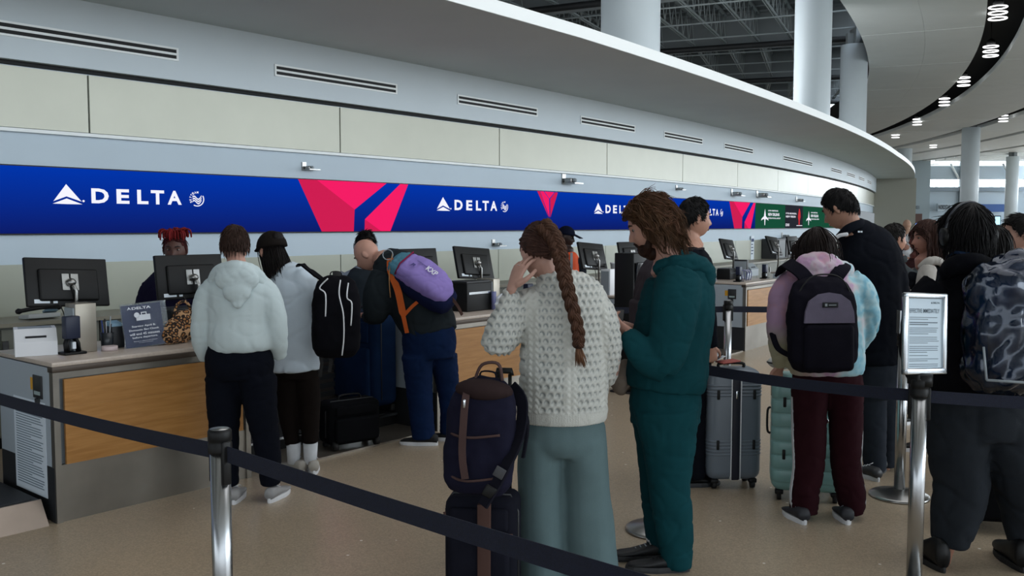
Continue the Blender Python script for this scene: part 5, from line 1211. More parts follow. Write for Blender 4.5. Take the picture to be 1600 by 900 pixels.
m.prism(pl, .015, Matrix.Translation((0, -.168, 0))); m.build('front_panel', cloth('lilac_grey', '6c6678'), t)
m = MB(); m.box((.0, -.187, .365), (.085, .006, .028), bev=.003); lb = m.build('label_patch', ink_d, t)
m = MB(); m.b(-.03, -.018, -.193, -.19, .358, .372); m.b(-.01, .03, -.193, -.19, .362, .367); m.build('label_print', grey_p, lb)
m = MB(); m.box((0, -.165, .14), (.27, .06, .25), bev=.03, seg=4); m.build('front_pocket', bm_, t)
m = MB(); m.tube(smoothpath([(-.17, -.10, .1), (-.17, -.10, .33), (-.1, -.12, .49), (0, -.12, .525), (.1, -.12, .49), (.17, -.10, .33), (.17, -.10, .1)], 5), .004, 6); m.build('zipper', rubber, t)
# ================================================================== tall man in black
P = Person(1362, 6.05, 112, 'very tall man in a black zip jacket seen from behind, looking down to the left', 'a87e6a')
T = [(1366, 560, 0, 38, .14), (1362, 480, 0, 42, .15), (1352, 400, 0, 48, .16), (1340, 365, 0, 26, .09), (1330, 352, 0, 13, .06)]
P.body((1313, 326, .03), T, [[(1358, 570, 0, 24), (1362, 650, 0, 18), (1364, 735, 0, 11)], [(1384, 570, .12, 24), (1386, 650, .12, 18), (1384, 730, .14, 11)]], [[(1310, 400, .05, 18), (1300, 470, .1, 14), (1290, 520, .2, 10)], [(1392, 410, -.02, 19), (1400, 480, .0, 16), (1395, 540, .12, 11)]],
       hs=1.1, turn=30, pitch=-28, roll=0, hv=.0055, neck_r=.058, eyes=True)
P.garment('jacket', blk, [[(1367, 566, 0, 40, .18), (1366, 530, 0, 42, .17), (1362, 470, 0, 47, .18), (1356, 410, 0, 52, .19), (1350, 385, 0, 46, .16), (1338, 362, 0, 28, .10), (1330, 350, 0, 16, .075)],
    [(1315, 395, .03, 22, .09), (1306, 430, .08, 19, .08), (1300, 480, .12, 17, .07), (1294, 520, .2, 13, .05)], [(1385, 395, -.02, 24, .09), (1396, 440, -.03, 22, .085), (1402, 490, .0, 20, .075), (1396, 545, .12, 14, .055)]], .011, fold(.008, (8, 8, 12), 13))
m = MB(); m.tube(smoothpath([P.J(1310, 372, -.06), P.J(1325, 358, -.11), P.J(1345, 350, -.09), P.J(1352, 352, 0)], 5), [(.03, .012)]*16, 8, side=(0, 0, 1), ends=True); m.build('collar', blk, P.root)
m = MB(); m.box(P.J(1342, 362, -.13), (.012, .004, .01)); m.box(P.J(1346, 362, -.13), (.012, .004, .01)); m.build('logo_print', paper, P.root)
m = MB(); m.tube(smoothpath([P.J(1303, 374, -.10), P.J(1312, 368, -.12), P.J(1324, 366, -.14)], 4), [(.012, .006)]*9, 8, side=(0, 0, 1), ends=True); m.build('white_collar', white_p, P.root)
P.garment('trousers', cloth('charcoal_trouser', '2b3038'), [[(1367, 535, 0, 35, .16), (1369, 575, 0, 37, .17), (1370, 615, .02, 36, .16)], [(1360, 600, 0, 24, .10), (1364, 670, 0, 20, .085), (1367, 735, 0, 17, .075)], [(1382, 600, .12, 24, .1), (1386, 670, .13, 19, .085), (1386, 728, .14, 15, .07)]], .012, fold(.005, seed=15))
P.shoe(1366, -.08, 110, .31, dark_p, white_p, laces=white_p); P.shoe(1386, .12, 70, .3, black_p, dark_p)
P.hair('0d0c0d', kind='short', n=360, length=.03, r=.0036, puff=.09, lift=.01, seed=14, sweep_=(0, .1, .1), steps=5, whorl=(.1, -.5, .85))
t = thing('shoulder_bag', 'dark shoulder bag with a plum leather tag beside the tall man', 'handbag', P.o+P.J(1402, 545, .1)); m = MB(); m.box((0, 0, .17), (.24, .14, .34), bev=.05, seg=4); finish(m, 'bag_body', cloth('bag_charcoal', '14151b'), t, .012, 2, fold(.008, seed=5))
m = MB(); m.tube(smoothpath([(-.08, 0, .33), (-.05, 0, .43), (.05, 0, .43), (.08, 0, .33)], 4), .008, 6); m.build('bag_handle', brown, t)
m = MB(); m.box((.04, -.085, .26), (.07, .006, .13), bev=.004); tg = m.build('luggage_tag', mat('plum_leather', '4a2340', .5), t); m = MB(); m.tube([(.04, -.08, .33), (.035, -.07, .38)], .006, 6); m.build('clasp', chrome, tg)
# ================================================================== big man with headphones and wrapped backpack
P = Person(1530, 4.4, 97, 'large traveller in black coat with headphones, seen from behind at right', '8a6250')
T = [(1530, 640, 0, 70, .17), (1530, 540, 0, 80, .18), (1525, 460, 0, 75, .17), (1512, 430, 0, 30, .08), (1510, 410, 0, 18, .06)]
P.body((1512, 366, .02), T, [[(1495, 660, 0, 38), (1492, 780, 0, 26), (1474, 880, 0, 15)], [(1570, 660, 0, 38), (1590, 780, 0, 26), (1600, 880, 0, 15)]], [[(1450, 470, 0, 26), (1432, 550, 0, 20), (1440, 600, .15, 12)], [(1590, 470, 0, 26), (1620, 550, 0, 20), (1610, 600, .15, 12)]], hs=1.08, turn=-3, pitch=-4, hv=.006, neck_r=.06)
coat = cloth('black_coat', '0a0b10')
P.garment('coat', coat, [[(1528, 622, 0, 80, .2), (1528, 560, 0, 86, .2), (1526, 490, 0, 84, .2), (1520, 455, 0, 70, .17), (1512, 430, 0, 44, .12), (1510, 412, 0, 33, .10)],
    [(1470, 450, 0, 34, .1), (1448, 478, 0, 33, .1), (1436, 530, 0, 28, .09), (1434, 570, .05, 24, .08), (1444, 598, .14, 16, .05)], [(1580, 452, 0, 36, .1), (1602, 485, 0, 34, .1), (1618, 540, 0, 28, .09), (1612, 600, .14, 16, .05)]], .012, fold(.009, (7, 7, 11), 21))
m = MB(); m.tube(smoothpath([P.J(1478, 425, 0), P.J(1492, 415, -.10), P.J(1515, 412, -.14), P.J(1540, 416, -.10), P.J(1550, 425, 0)], 5), [(.05, .03)]*21, 10, side=(0, 0, 1), ends=True); finish(m, 'collar', coat, P.root, .012, 2, fold(.006))
P.garment('trousers', cloth('slate_baggy', '23272c', .15), [[(1530, 605, 0, 74, .18), (1530, 640, 0, 74, .19), (1532, 680, 0, 66, .17)],
    [(1496, 650, 0, 42, .16), (1496, 710, 0, 43, .15), (1500, 760, 0, 41, .14), (1492, 810, 0, 36, .13), (1484, 850, 0, 26, .10)], [(1562, 650, 0, 42, .16), (1578, 710, 0, 40, .15), (1596, 770, 0, 38, .14), (1604, 850, 0, 28, .1)]], .0125, fold(.013, (7, 7, 9), 23), 3)
P.shoe(1474, -.0, 95, .30, black_p, rubber, hh=.16); P.shoe(1604, -.0, 85, .30, black_p, rubber, hh=.16)
P.hair('0b0a0c', kind='long', n=330, length=.15, r=.0046, puff=.20, lift=.035, curl=.22, seed=31, drop=True, steps=8)
t = thing('headphones', 'black over-ear headphones on the head of the large traveller at right', 'headphones', P.o+P.hc); m = MB(); 
hb = []
for k in range(17): a = PI*k/16; hb.append((.112*math.cos(a), -.01, .158*math.sin(a)-.005))
m.tube(hb, [(.012, .006)]*17, 8, side=(0, 1, 0)); m.build('headband', mat('headband_grey', '3a3d44', .3), t)
for sx in (-1, 1): m = MB(); m.tube([(sx*.095, -.01, -.01), (sx*.125, -.01, -.012)], [(.042, .035)]*2, 18, side=(0, 0, 1)); m.build('ear_cup', black_p, t)
film = bpy.data.materials.new('wrap_film'); film.use_nodes = True
_t = film.node_tree; _t.nodes.clear(); _o = _t.nodes.new('ShaderNodeOutputMaterial'); _g = _t.nodes.new('ShaderNodeBsdfGlossy'); _g.inputs['Roughness'].default_value = .12; _g.inputs[0].default_value = (.85, .9, 1, 1)
_tr = _t.nodes.new('ShaderNodeBsdfTransparent'); _tr.inputs[0].default_value = (.8, .82, .85, 1); _mx = _t.nodes.new('ShaderNodeMixShader'); _lw = _t.nodes.new('ShaderNodeLayerWeight'); _lw.inputs[0].default_value = .35
_t.links.new(_lw.outputs['Fresnel'], _mx.inputs[0]); _t.links.new(_tr.outputs[0], _mx.inputs[1]); _t.links.new(_g.outputs[0], _mx.inputs[2]); _t.links.new(_mx.outputs[0], _o.inputs[0])
o_ = P.o+P.J(1570, 606, -.21)
t, bm_, sm_ = backpack('bulky navy backpack wrapped in crinkled clear film on the large traveller at right', o_, (rad(-4), 0, rad(-4)), .42, .58, .24, '16263e', 'x', straps=[([(-.14, 0, .55), (-.15, .08, .62), (-.16, .2, .6)],), ([(.14, 0, .55), (.15, .08, .62), (.16, .2, .6)],)])
m = MB(); m.box((0, -.13, .28), (.45, .29, .58), bev=.11, seg=5); m.ell((0, -.12, .5), (.17, .13, .12))
def crinkle(co, n): return .022*(abs(noise.noise(Vector((co.x*13, co.y*13, co.z*6))))*2-.5)+.006*noise.noise(co*30)
finish(m, 'clear_wrap', film, t, .014, 1, crinkle)
m = MB(); m.tube([(-.2, -.28, .06), (0, -.3, .05), (.2, -.27, .07)], .006, 6); m.tube([(-.2, -.28, .06), (-.2, -.25, .2)], .005, 6); m.build('grey_cord', grey_p, t)
# ================================================================== white hoodie man at first counter
P = Person(390, 5.5, 100, 'person in white hoodie and black trousers with short brown hair at the first counter', 'b88a78')
T = [(374, 560, 0, 48, .14), (374, 500, 0, 42, .13), (372, 440, 0, 46, .13), (370, 415, 0, 18, .06)]
P.body((367, 384, .03), T, [[(348, 580, 0, 24), (355, 660, 0, 17), (360, 755, 0, 11)], [(404, 580, 0, 24), (414, 660, 0, 17), (422, 755, 0, 11)]], [[(328, 445, 0, 16), (316, 510, 0, 13), (322, 560, .08, 9)], [(416, 445, 0, 16), (430, 510, 0, 13), (434, 550, .1, 9)]], hs=.99, turn=8, pitch=-22, hv=.007)
wh = cloth('white_fleece', 'bcc9cb', .04)
P.garment('hoodie', wh, [[(379, 548, 0, 46, .15), (378, 535, 0, 51, .165), (375, 500, 0, 50, .155), (373, 455, 0, 52, .15), (371, 432, 0, 42, .12), (369, 416, 0, 24, .08)],
    [(352, 446, 0, 20, .08), (331, 458, 0, 22, .085), (319, 490, 0, 20, .08), (317, 530, .02, 17, .07), (323, 560, .07, 12, .05)],
    [(393, 446, 0, 20, .08), (413, 458, 0, 22, .085), (428, 490, 0, 19, .08), (434, 530, .02, 16, .07), (436, 556, .08, 12, .05)]], .0095, fold(.006, (8, 8, 12), 31), 3)
m = MB(); m.tube(smoothpath([P.J(334, 440, -.04), P.J(343, 425, -.09), P.J(368, 418, -.13), P.J(395, 425, -.09), P.J(408, 440, -.04)], 5), [(.045, .035)]*21, 12, side=(0, 0, 1), ends=True); m.ell(P.J(370, 436, -.13), (.135, .05, .085)); m.ell(P.J(370, 456, -.15), (.085, .04, .07)); m.tube([P.J(345, 432, -.13), P.J(370, 478, -.165)], .02, 8, ends=True); m.tube([P.J(397, 432, -.13), P.J(372, 478, -.165)], .02, 8, ends=True)
finish(m, 'hood', wh, P.root, .009, 3, fold(.006, (14, 14, 14), 33))
nb = cloth('navy_black_trouser', '0c0f18')
P.garment('trousers', nb, [[(375, 540, 0, 48, .14), (374, 566, 0, 54, .16), (375, 590, 0, 50, .145)], [(350, 590, 0, 30, .12), (350, 650, 0, 25, .1), (352, 700, 0, 21, .085), (360, 760, 0, 14, .065)],
    [(402, 590, 0, 30, .12), (410, 650, 0, 24, .1), (418, 700, 0, 20, .085), (423, 757, 0, 16, .07)]], .0105, fold(.006, seed=35))
tr = mat('grey_white_trainer', '8f8f90', .6)
P.shoe(361, -.03, 96, .27, tr, white_p, laces=white_p); P.shoe(423, 0, 80, .27, tr, white_p, laces=white_p)
P.hair('34241e', kind='short', n=320, length=.05, r=.0036, puff=.11, lift=.012, seed=36, steps=6, whorl=(.1, -.5, .85), drop=True)
# ================================================================== woman in white with dark cap
P = Person(462, 6.12, 118, 'woman in loose white shirt, dark cap and white socks beside the white hoodie', 'b08472')
T = [(450, 570, 0, 32, .13), (450, 500, 0, 34, .13), (448, 440, 0, 36, .13), (436, 415, 0, 14, .055)]
P.body((425, 394, .03), T, [[(447, 580, 0, 20), (452, 640, 0, 15), (459, 715, 0, 9)], [(478, 580, 0, 20), (482, 640, 0, 15), (484, 712, 0, 9)]], [[(415, 445, .1, 14), (405, 500, .15, 12), (398, 540, .2, 8)], [(480, 445, 0, 15), (492, 510, 0, 12), (490, 560, .05, 8)]], hs=1.0, turn=18, pitch=-18, hv=.007, fem=True, eyes=True)
ws = cloth('white_shirt', 'bcc8d2', .04)
P.garment('shirt', ws, [[(456, 577, 0, 46, .18), (455, 540, 0, 44, .17), (454, 490, 0, 41, .14), (452, 450, 0, 42, .14), (446, 428, 0, 32, .11), (440, 416, 0, 18, .075)],
    [(420, 440, .05, 18, .08), (412, 480, .1, 16, .07), (402, 530, .18, 12, .05)], [(476, 440, 0, 20, .08), (488, 475, 0, 18, .08), (492, 530, .02, 15, .06), (489, 562, .04, 11, .05)]], .0105, fold(.009, (7, 7, 9), 41), 3)
P.garment('leggings', cloth('black_brown_legging', '16110f'), [[(463, 560, 0, 32, .12), (463, 590, 0, 34, .13)], [(450, 585, 0, 21, .09), (450, 630, 0, 18, .08), (452, 660, 0, 14, .065), (457, 694, 0, 11, .05)], [(478, 585, 0, 21, .09), (483, 630, 0, 18, .08), (485, 692, 0, 12, .055)]], .011, fold(.003, seed=42))
for px in (459, 485):
    m = MB(); b0 = P.J(px, 722, 0); b1 = P.J(px, 692, 0); b0.z = .06; m.tube([b0, b0.lerp(b1, .5), b1], [.040, .046, .05], 16); m.build('sock', cloth('sock_white', 'c9cdd2'), P.root)
st_ = mat('stone_trainer', 'a09c94', .7)
P.shoe(459, 0, 140, .25, st_, st_, laces=white_p); P.shoe(485, 0, 105, .25, st_, white_p, laces=white_p)
P.hair('120d0d', kind='long', n=240, length=.22, r=.0042, puff=.02, lift=.02, seed=43, drop=True, steps=8, sweep_=(.1, -.4, 0), zmax=.2)
m = MB(); m.M = P.HM @ Matrix.Rotation(rad(8), 4, 'X'); n_ = 26; rings = []
for i in range(9):
    el = PI/2*i/8; rings.append([Vector((.096*math.cos(el)*math.sin(2*PI*k/n_), .116*math.cos(el)*math.cos(2*PI*k/n_)-.006, .03+.112*math.sin(el))) for k in range(n_)])
m.loft(rings); capm = cloth('cap_dark', '1d1917'); cp_ = m.build('cap', capm, P.root)
m = MB(); m.M = P.HM @ Matrix.Rotation(rad(8), 4, 'X'); vs = []
for k in range(13):
    a = rad(-60+10*k); vs.append([Vector((.086*math.sin(a), .10*math.cos(a), .05)), Vector((.09*math.sin(a), .10*math.cos(a)+.075*math.cos(a*1.4), .032)), Vector((.09*math.sin(a), .10*math.cos(a)+.075*math.cos(a*1.4), .027)), Vector((.086*math.sin(a), .10*math.cos(a), .043))])
m.loft(vs); m.build('brim', capm, cp_)
m = MB(); m.M = P.HM @ Matrix.Rotation(rad(8), 4, 'X'); m.ell((0, -.098, .088), (.038, .018, .034)); m.build('strap_opening', hair_mat('120d0d', 'hair_120d0d'), cp_)
m = MB(); m.M = P.HM @ Matrix.Rotation(rad(8), 4, 'X'); m.tube([(-.045, -.095, .05), (0, -.113, .05), (.045, -.095, .05)], [(.009, .004)]*3, 6, side=(0, 0, 1)); m.build('cap_strap', capm, cp_)
o_ = P.o+P.J(524, 556, -.06)
t, bm_, sm_ = backpack('tall black backpack with white zip cords hanging off the shoulder of the woman in white', o_, (0, rad(1), rad(14)), .31, .535, .2, '0c0c11', 'x', strap_w=.05, straps=[([(-.07, -.02, .49), (-.12, -.05, .53), (-.17, -.09, .565), (-.215, -.05, .60), (-.23, .05, .59)], .05, (.5, 1, 0)),], no_pocket=True)
for L in ([(-.06, -.19, .52), (-.11, -.17, .46), (-.075, -.2, .42), (-.075, -.21, .28)], [(.02, -.17, .51), (.01, -.2, .42), (.035, -.215, .3), (.04, -.215, .15), (.03, -.2, .03)], [(.07, -.16, .49), (.06, -.19, .4), (.09, -.2, .36), (.085, -.2, .22)]):
    m = MB(); m.tube(smoothpath(L, 5), .0045, 6); m.build('white_cord', white_p, t)
m = MB(); m.b(-.02, .03, -.05, .0, .52, .555, .004); m.build('webbing_loop', rubber, t)
for x, z in ((-.1, -.08), (-.04, -.05)): m = MB(); m.ribbon([(x, -.05, .02), (x+.01, -.06, z*.5), (x, -.05, z-.05)], .022, .003, (1, 0, 0)); m.build('loose_strap', rubber, t)
# ================================================================== bald man leaning on the counter
P = Person(665, 6.95, 140, 'bald man in dark jacket and jeans leaning forward over the counter', 'b98d7c')
T = [(668, 530, 0, 38, .15), (650, 480, .06, 40, .16), (625, 430, .12, 34, .17), (600, 412, .18, 22, .09), (592, 404, .2, 12, .055)]
P.body((574, 397, .24), T, [[(652, 550, -.04, 22), (658, 620, -.04, 16), (660, 680, -.04, 10)], [(690, 550, .08, 22), (700, 620, .1, 16), (700, 675, .1, 10)]], [[(598, 440, .05, 18), (590, 490, .0, 14), (572, 492, .2, 9)], [(640, 425, .3, 18), (600, 470, .42, 13), (575, 490, .4, 9)]], hs=1.02, turn=30, pitch=-38, roll=0, hv=.0055, eyes=True,
       hands=[dict(P=P.J(574, 492, .2), dirv=(-.1, .08, 0), palm_n=(0, 0, -1), s=1, curl=.3, side=1, vox=.006)])
jk = cloth('slate_jacket', '22282c', .1)
P.garment('jacket', jk, [[(674, 524, 0, 42, .16), (668, 505, .02, 45, .17), (652, 470, .06, 47, .19), (630, 435, .11, 42, .19), (608, 415, .16, 30, .15), (596, 404, .19, 17, .075)],
    [(605, 432, .02, 26, .10), (592, 460, -.02, 24, .09), (588, 488, .0, 20, .08), (582, 496, .1, 14, .055), (575, 494, .2, 10, .045)], [(640, 420, .3, 24, .1), (615, 460, .4, 18, .08), (590, 485, .42, 12, .05)]], .0105, fold(.009, (8, 8, 10), 51))
m = MB(); m.tube(smoothpath([P.J(592, 412, .06), P.J(604, 398, .08), P.J(618, 394, .16), P.J(620, 398, .28)], 5), [(.035, .022)]*16, 10, side=(.5, 0, .8), ends=True); m.ell(P.J(618, 398, .13), (.08, .07, .04), (0, rad(30), 0)); finish(m, 'hood', jk, P.root, .01, 2, fold(.006))
jean = cloth('dark_denim', '0f2040', .15)
P.garment('jeans', jean, [[(670, 510, 0, 40, .15), (671, 535, 0, 43, .16), (671, 558, 0, 40, .15)], [(652, 555, -.05, 25, .12), (656, 620, -.05, 20, .095), (662, 684, -.05, 18, .08)], [(692, 555, .08, 24, .12), (702, 620, .1, 17, .09), (702, 678, .1, 15, .075)]], .0115, fold(.006, seed=53))
P.shoe(664, -.06, 172, .29, mat('black_canvas', '0e0f12', .8), white_p, wdt=.1); P.shoe(706, .08, 165, .29, mat('black_canvas', '0e0f12', .8), white_p)
# purple drybag style backpack along his back
A = P.o+P.J(622, 412, .0); B = P.o+P.J(694, 462, -.08)
t = thing('backpack', 'lilac and navy backpack with orange straps lying on the back of the leaning bald man', 'backpack', P.o+P.J(655, 450, -.03)); ax = (B-A).normalized(); up_ = Vector((.40, -.62, .55)); up_ = (up_-ax*up_.dot(ax)).normalized(); sd_ = ax.cross(up_)
Mx = Matrix((( ax.x, sd_.x, up_.x, 0), (ax.y, sd_.y, up_.y, 0), (ax.z, sd_.z, up_.z, 0), (0, 0, 0, 1)))
lil = cloth('lilac_pack', '8a78b8', .06)
def pack_loft(prof, n=24):
    rings = []
    for x, sy, z0, z1 in prof:
        ring = []
        for k in range(n):
            a = 2*PI*k/n; c, s_ = math.cos(a), math.sin(a); ex = .7
            ring.append(Vector((x, sy*math.copysign(abs(c)**ex, c), (z0+z1)/2+(z1-z0)/2*math.copysign(abs(s_)**ex, s_))))
        rings.append(ring)
    return rings
m = MB(); m.M = Mx; m.loft(pack_loft([(-.20, .05, .06, .15), (-.17, .12, .04, .19), (-.05, .14, .05, .22), (.1, .135, .05, .21), (.2, .11, .05, .17), (.245, .06, .06, .12)])); finish(m, 'front_panel', lil, t, .01, 2, fold(.006, (12, 12, 12), 3))
m = MB(); m.M = Mx; m.loft(pack_loft([(-.2, .08, -.02, .1), (-.17, .125, -.03, .12), (.0, .15, -.03, .13), (.18, .14, -.03, .13), (.27, .1, -.02, .1), (.29, .05, .0, .06)])); finish(m, 'pack_body', cloth('navy_pack', '141a38'), t, .012, 2)
m = MB(); m.M = Mx; m.loft(pack_loft([(-.27, .06, .05, .12), (-.25, .09, .03, .15), (-.2, .115, .02, .17), (-.17, .12, .03, .18)])); finish(m, 'rolled_top', cloth('steel_blue_top', '4f7f92'), t, .009, 1, fold(.01, (20, 20, 20), 6))
m = MB(); m.M = Mx; m.tube([(-.17, -.125, .10), (-.175, -.09, .19), (-.175, .09, .2), (-.17, .125, .11)], .006, 6); m.build('red_piping', cloth('crimson_piping', '7a1f40'), t)
Mt = Mx @ Matrix.Translation((-.11, -.045, .226)) @ Euler((rad(90), 0, 0)).to_matrix().to_4x4()
Mt = Mx @ Matrix(((1, 0, 0, 0), (0, 0, 1, 0), (0, -1, 0, 0), (0, 0, 0, 1)))
Mt = Mx @ Matrix(((0, 0, 0, 0), (0, 0, 0, 0), (0, 0, 0, 0), (0, 0, 0, 1))) if False else Mx
def pack_text(txt, x, y, h, w, mm, nm):
    vs, fs, _ = text_geo(txt, .02); m = MB(); m.M = Mx
    m.add([Vector((x+a*w, y+(1-b)*h, .228)) for a, b in vs], fs); m.build(nm, mm, t)
pack_text('KXP', .0, -.03, .05, .09, white_p, 'lettering'); pack_text('cotopeak', -.09, -.02, .022, .09, mat('violet_ink', '3b3170', .7), 'lettering')
m = MB(); m.M = Mx; m.add([(-.10, .03, .224), (-.075, .03, .224), (-.08, .06, .224), (-.09, .05, .224), (-.105, .075, .224)], [(0, 1, 2, 3, 4)]); m.build('animal_mark', mat('violet_ink', '3b3170', .7), t)
org = cloth('orange_strap', 'b9592a', .08); q_ = P.o+P.J(655, 450, -.03)
def WL(px, py, dy): return P.o+P.J(px, py, dy)-q_
m = MB(); m.ribbon(smoothpath([WL(610, 404, -.06), WL(611, 425, -.115), WL(622, 455, -.15), WL(629, 488, -.16), WL(636, 520, -.14)], 6), [.05]*19+[.03]*6, .012, (1, 0, .3)); m.build('shoulder_strap', org, t)
m = MB(); m.ribbon(smoothpath([WL(632, 492, -.155), WL(645, 478, -.16), WL(662, 464, -.15)], 5), .024, .008, (0, 0, 1)); m.build('side_strap', org, t)
m = MB(); m.ribbon(smoothpath([WL(700, 460, -.12), WL(713, 475, -.13), WL(722, 492, -.10)], 5), .022, .008, (0, 0, 1)); m.build('hip_strap', brown, t)
m = MB(); m.tube(smoothpath([WL(613, 396, -.08), WL(608, 430, -.15), WL(610, 465, -.15)], 5), .004, 5); m.build('cord', cloth('tan_cord', 'a07850'), t)
m = MB(); m.tube([WL(606+8*math.cos(a*PI/6), 398+8*math.sin(a*PI/6), -.09) for a in range(13)], .004, 6, caps=False); m.build('carabiner', grey_p, t)
# ================================================================== staff behind the counters
P = Person(268, 6.75, -80, 'staff member with red pinned-up locs behind the first counter', '4d3129')
T = [(268, 520, 0, 40, .15), (266, 460, 0, 40, .14), (268, 432, 0, 20, .07), (272, 418, 0, 14, .055)]
P.body((274, 389, -.02), T, [[(255, 540, 0, 20), (255, 620, 0, 16), (255, 690, 0, 10)], [(282, 540, 0, 20), (282, 620, 0, 16), (282, 690, 0, 10)]], [[(232, 450, 0, 15), (225, 500, -.05, 12), (240, 520, -.2, 8)], [(305, 450, 0, 15), (310, 500, -.05, 12), (295, 520, -.2, 8)]], hs=1.02, pitch=-8, hv=.0065, eyes=True, lips='5a2c2a')
pl_ = cloth('plum_navy_uniform', '17152a')
P.garment('uniform_top', pl_, [[(268, 540, 0, 44, .16), (266, 490, 0, 43, .16), (266, 450, 0, 42, .15), (268, 430, 0, 28, .1), (270, 420, 0, 17, .075)], [(240, 448, 0, 19, .08), (229, 475, -.02, 17, .08), (226, 505, -.05, 14, .06), (240, 522, -.2, 9, .045)], [(296, 448, 0, 19, .08), (307, 475, -.02, 17, .08), (309, 505, -.05, 14, .06), (296, 522, -.2, 9, .045)]], .013, fold(.006, seed=60))
P.garment('trousers', nb, [[(268, 530, 0, 38, .15), (268, 560, 0, 38, .15)], [(255, 550, 0, 20, .1), (255, 690, 0, 14, .08)], [(282, 550, 0, 20, .1), (282, 690, 0, 14, .08)]], .015)
P.shoe(255, 0, -80); P.shoe(282, 0, -80)
P.hair('3a0f10', kind='short', n=60, length=.05, r=.006, puff=.04, lift=.01, seed=61, steps=5)
mb = MB(); mb.M = P.HM; rnd = random.Random(7)
for i in range(60):
    a = rnd.uniform(0, 6.28); r0 = rnd.uniform(0, .055); p0 = Vector((r0*math.cos(a), r0*math.sin(a), .105)); o2 = Vector((math.cos(a), math.sin(a), 0)); L = rnd.uniform(.03, .055)
    mb.tube(smoothpath([p0, p0+o2*L*.5+Vector((0, 0, L*.75)), p0+o2*L*1.2+Vector((0, 0, L*.5)), p0+o2*L*1.3+Vector((0, 0, -L*.4))], 3), .0065, 6, ends=True)
mb.build('locs', hair_mat('6a1416', 'hair_6a1416'), P.root)
def simple(px, Y, face, label, skin, top, topname, bot, headxy, hair_c, sh, wd, kind='short', hs=1.0, turn=0, pitch=-5, hairk=None, eyes=True, group=None, fem=False, foot=None, vox=.013, shz=.30, folds_=.006, arms=True, seed=1):
    """standing figure described by head pixel, shoulder half width px and shoulder y"""
    P = Person(px, Y, face, label, skin, group); k = FPX/Y
    hx, hy = headxy; sy = hy+.235*k*hs; hip = 352+(1.65-.90)*k; kn = 352+(1.65-.48)*k; an = 352+(1.65-.10)*k; w = wd
    T = [(px, hip, 0, w*.82, .13), (px, (hip+sy)/2, 0, w*.78, .12), (px, sy+.05*k, 0, w*.9, .12), ((px+hx)/2, sy-.02*k, 0, w*.35, .07), (hx, hy+.13*k, 0, .055*k, .055)]
    LL = [(px-w*.4, hip+.05*k, 0, .08*k), (px-w*.42, kn, 0, .055*k), (px-w*.4, an, 0, .04*k)]; RL = [(px+w*.4, hip+.05*k, 0, .08*k), (px+w*.42, kn, 0, .055*k), (px+w*.4, an, 0, .04*k)]
    AL = [(px-w, sy+.04*k, 0, .055*k), (px-w*1.15, sy+.3*k, 0, .045*k), (px-w*1.05, sy+.52*k, -.05, .032*k)]; AR = [(px+w, sy+.04*k, 0, .055*k), (px+w*1.15, sy+.3*k, 0, .045*k), (px+w*1.05, sy+.52*k, -.05, .032*k)]
    hl = [dict(P=P.J(*a[-1][:3]), dirv=(0, -.02, -1), palm_n=(sg, 0, 0), s=1.0, curl=.35, side=sg, vox=.009) for a, sg in ((AL, 1), (AR, -1))]
    P.body((hx, hy, 0), T, [LL, RL], [AL, AR], hs=hs, turn=turn, pitch=pitch, hv=.0065 if Y < 9 else .009, eyes=eyes, fem=fem, hands=hl if Y < 12 else ())
    TT = [[(px, hip+.06*k, 0, w*.95, .155), (px, (hip+sy)/2, 0, w*.92, .15), (px, sy+.06*k, 0, w*1.0, .15), (px+(hx-px)*.4, sy-.0*k, 0, w*.66, .11), (px+(hx-px)*.8, sy-.05*k, 0, .075*k, .075)]]
    for A_, sg in ((AL, -1), (AR, 1)): TT.append([(px+sg*w*.8, sy+.03*k, 0, .07*k, .08), (px+sg*w*1.02, sy+.09*k, 0, .07*k, .075), (px+sg*w*1.15, sy+.3*k, 0, .058*k, .06), (px+sg*w*1.05, sy+.51*k, -.05, .042*k, .045)])
    P.garment(topname, top, TT, vox, fold(folds_, seed=seed))
    P.garment('trousers', bot, [[(px, hip-.03*k, 0, w*.85, .135), (px, hip+.05*k, 0, w*.88, .15)], [(q[0], q[1], 0, q[3]*1.2, q[3]*1.2/k) for q in LL], [(q[0], q[1], 0, q[3]*1.2, q[3]*1.2/k) for q in RL]], vox*1.1)
    P.shoe(px-w*.4, 0, face); P.shoe(px+w*.4, 0, face)
    if hair_c: P.hair(hair_c, kind=kind, seed=seed, **(hairk or dict(n=120, length=.04, r=.005, puff=.09, lift=.015, steps=5)))
    return P
P = simple(566, 8.6, -70, 'agent with dark hair and headset in grey vest behind the leaning bald man', '6b4a3c', cloth('grey_shirt', '8d96a2'), 'shirt', nb, (571, 384), '0c0a0a', 20, 31, hs=1.05, seed=71, hairk=dict(n=160, length=.05, r=.006, puff=.16, lift=.03, curl=.3, steps=5))
P.garment('vest', cloth('vest_slate', '2a3138'), [[(566, 500, 0, 31, .2), (567, 450, 0, 31, .2), (568, 432, 0, 27, .18), (570, 420, 0, 16, .11)]], .013)
t = thing('headset', 'grey headset on the agent behind the leaning bald man', 'headphones', P.o+P.hc)
m = MB(); m.tube([(.098*math.cos(a*PI/12), 0, .135*math.sin(a*PI/12)) for a in range(13)], .006, 6); m.build('headband', grey_p, t)
for sx in (-1, 1): m = MB(); m.cyl((sx*.088, 0, -.005), (sx*.108, 0, -.005), .03, 14); m.build('ear_cup', grey_p, t)
P = simple(886, 11.3, -20, 'worker in orange safety vest and black cap behind the third counter', '2c1c18', cloth('worker_shirt', '20242c'), 'shirt', nb, (884, 370), None, 20, 20, hs=1.05, pitch=-12, seed=72)
vo = mat('orange_vest', 'e0521e', .7)
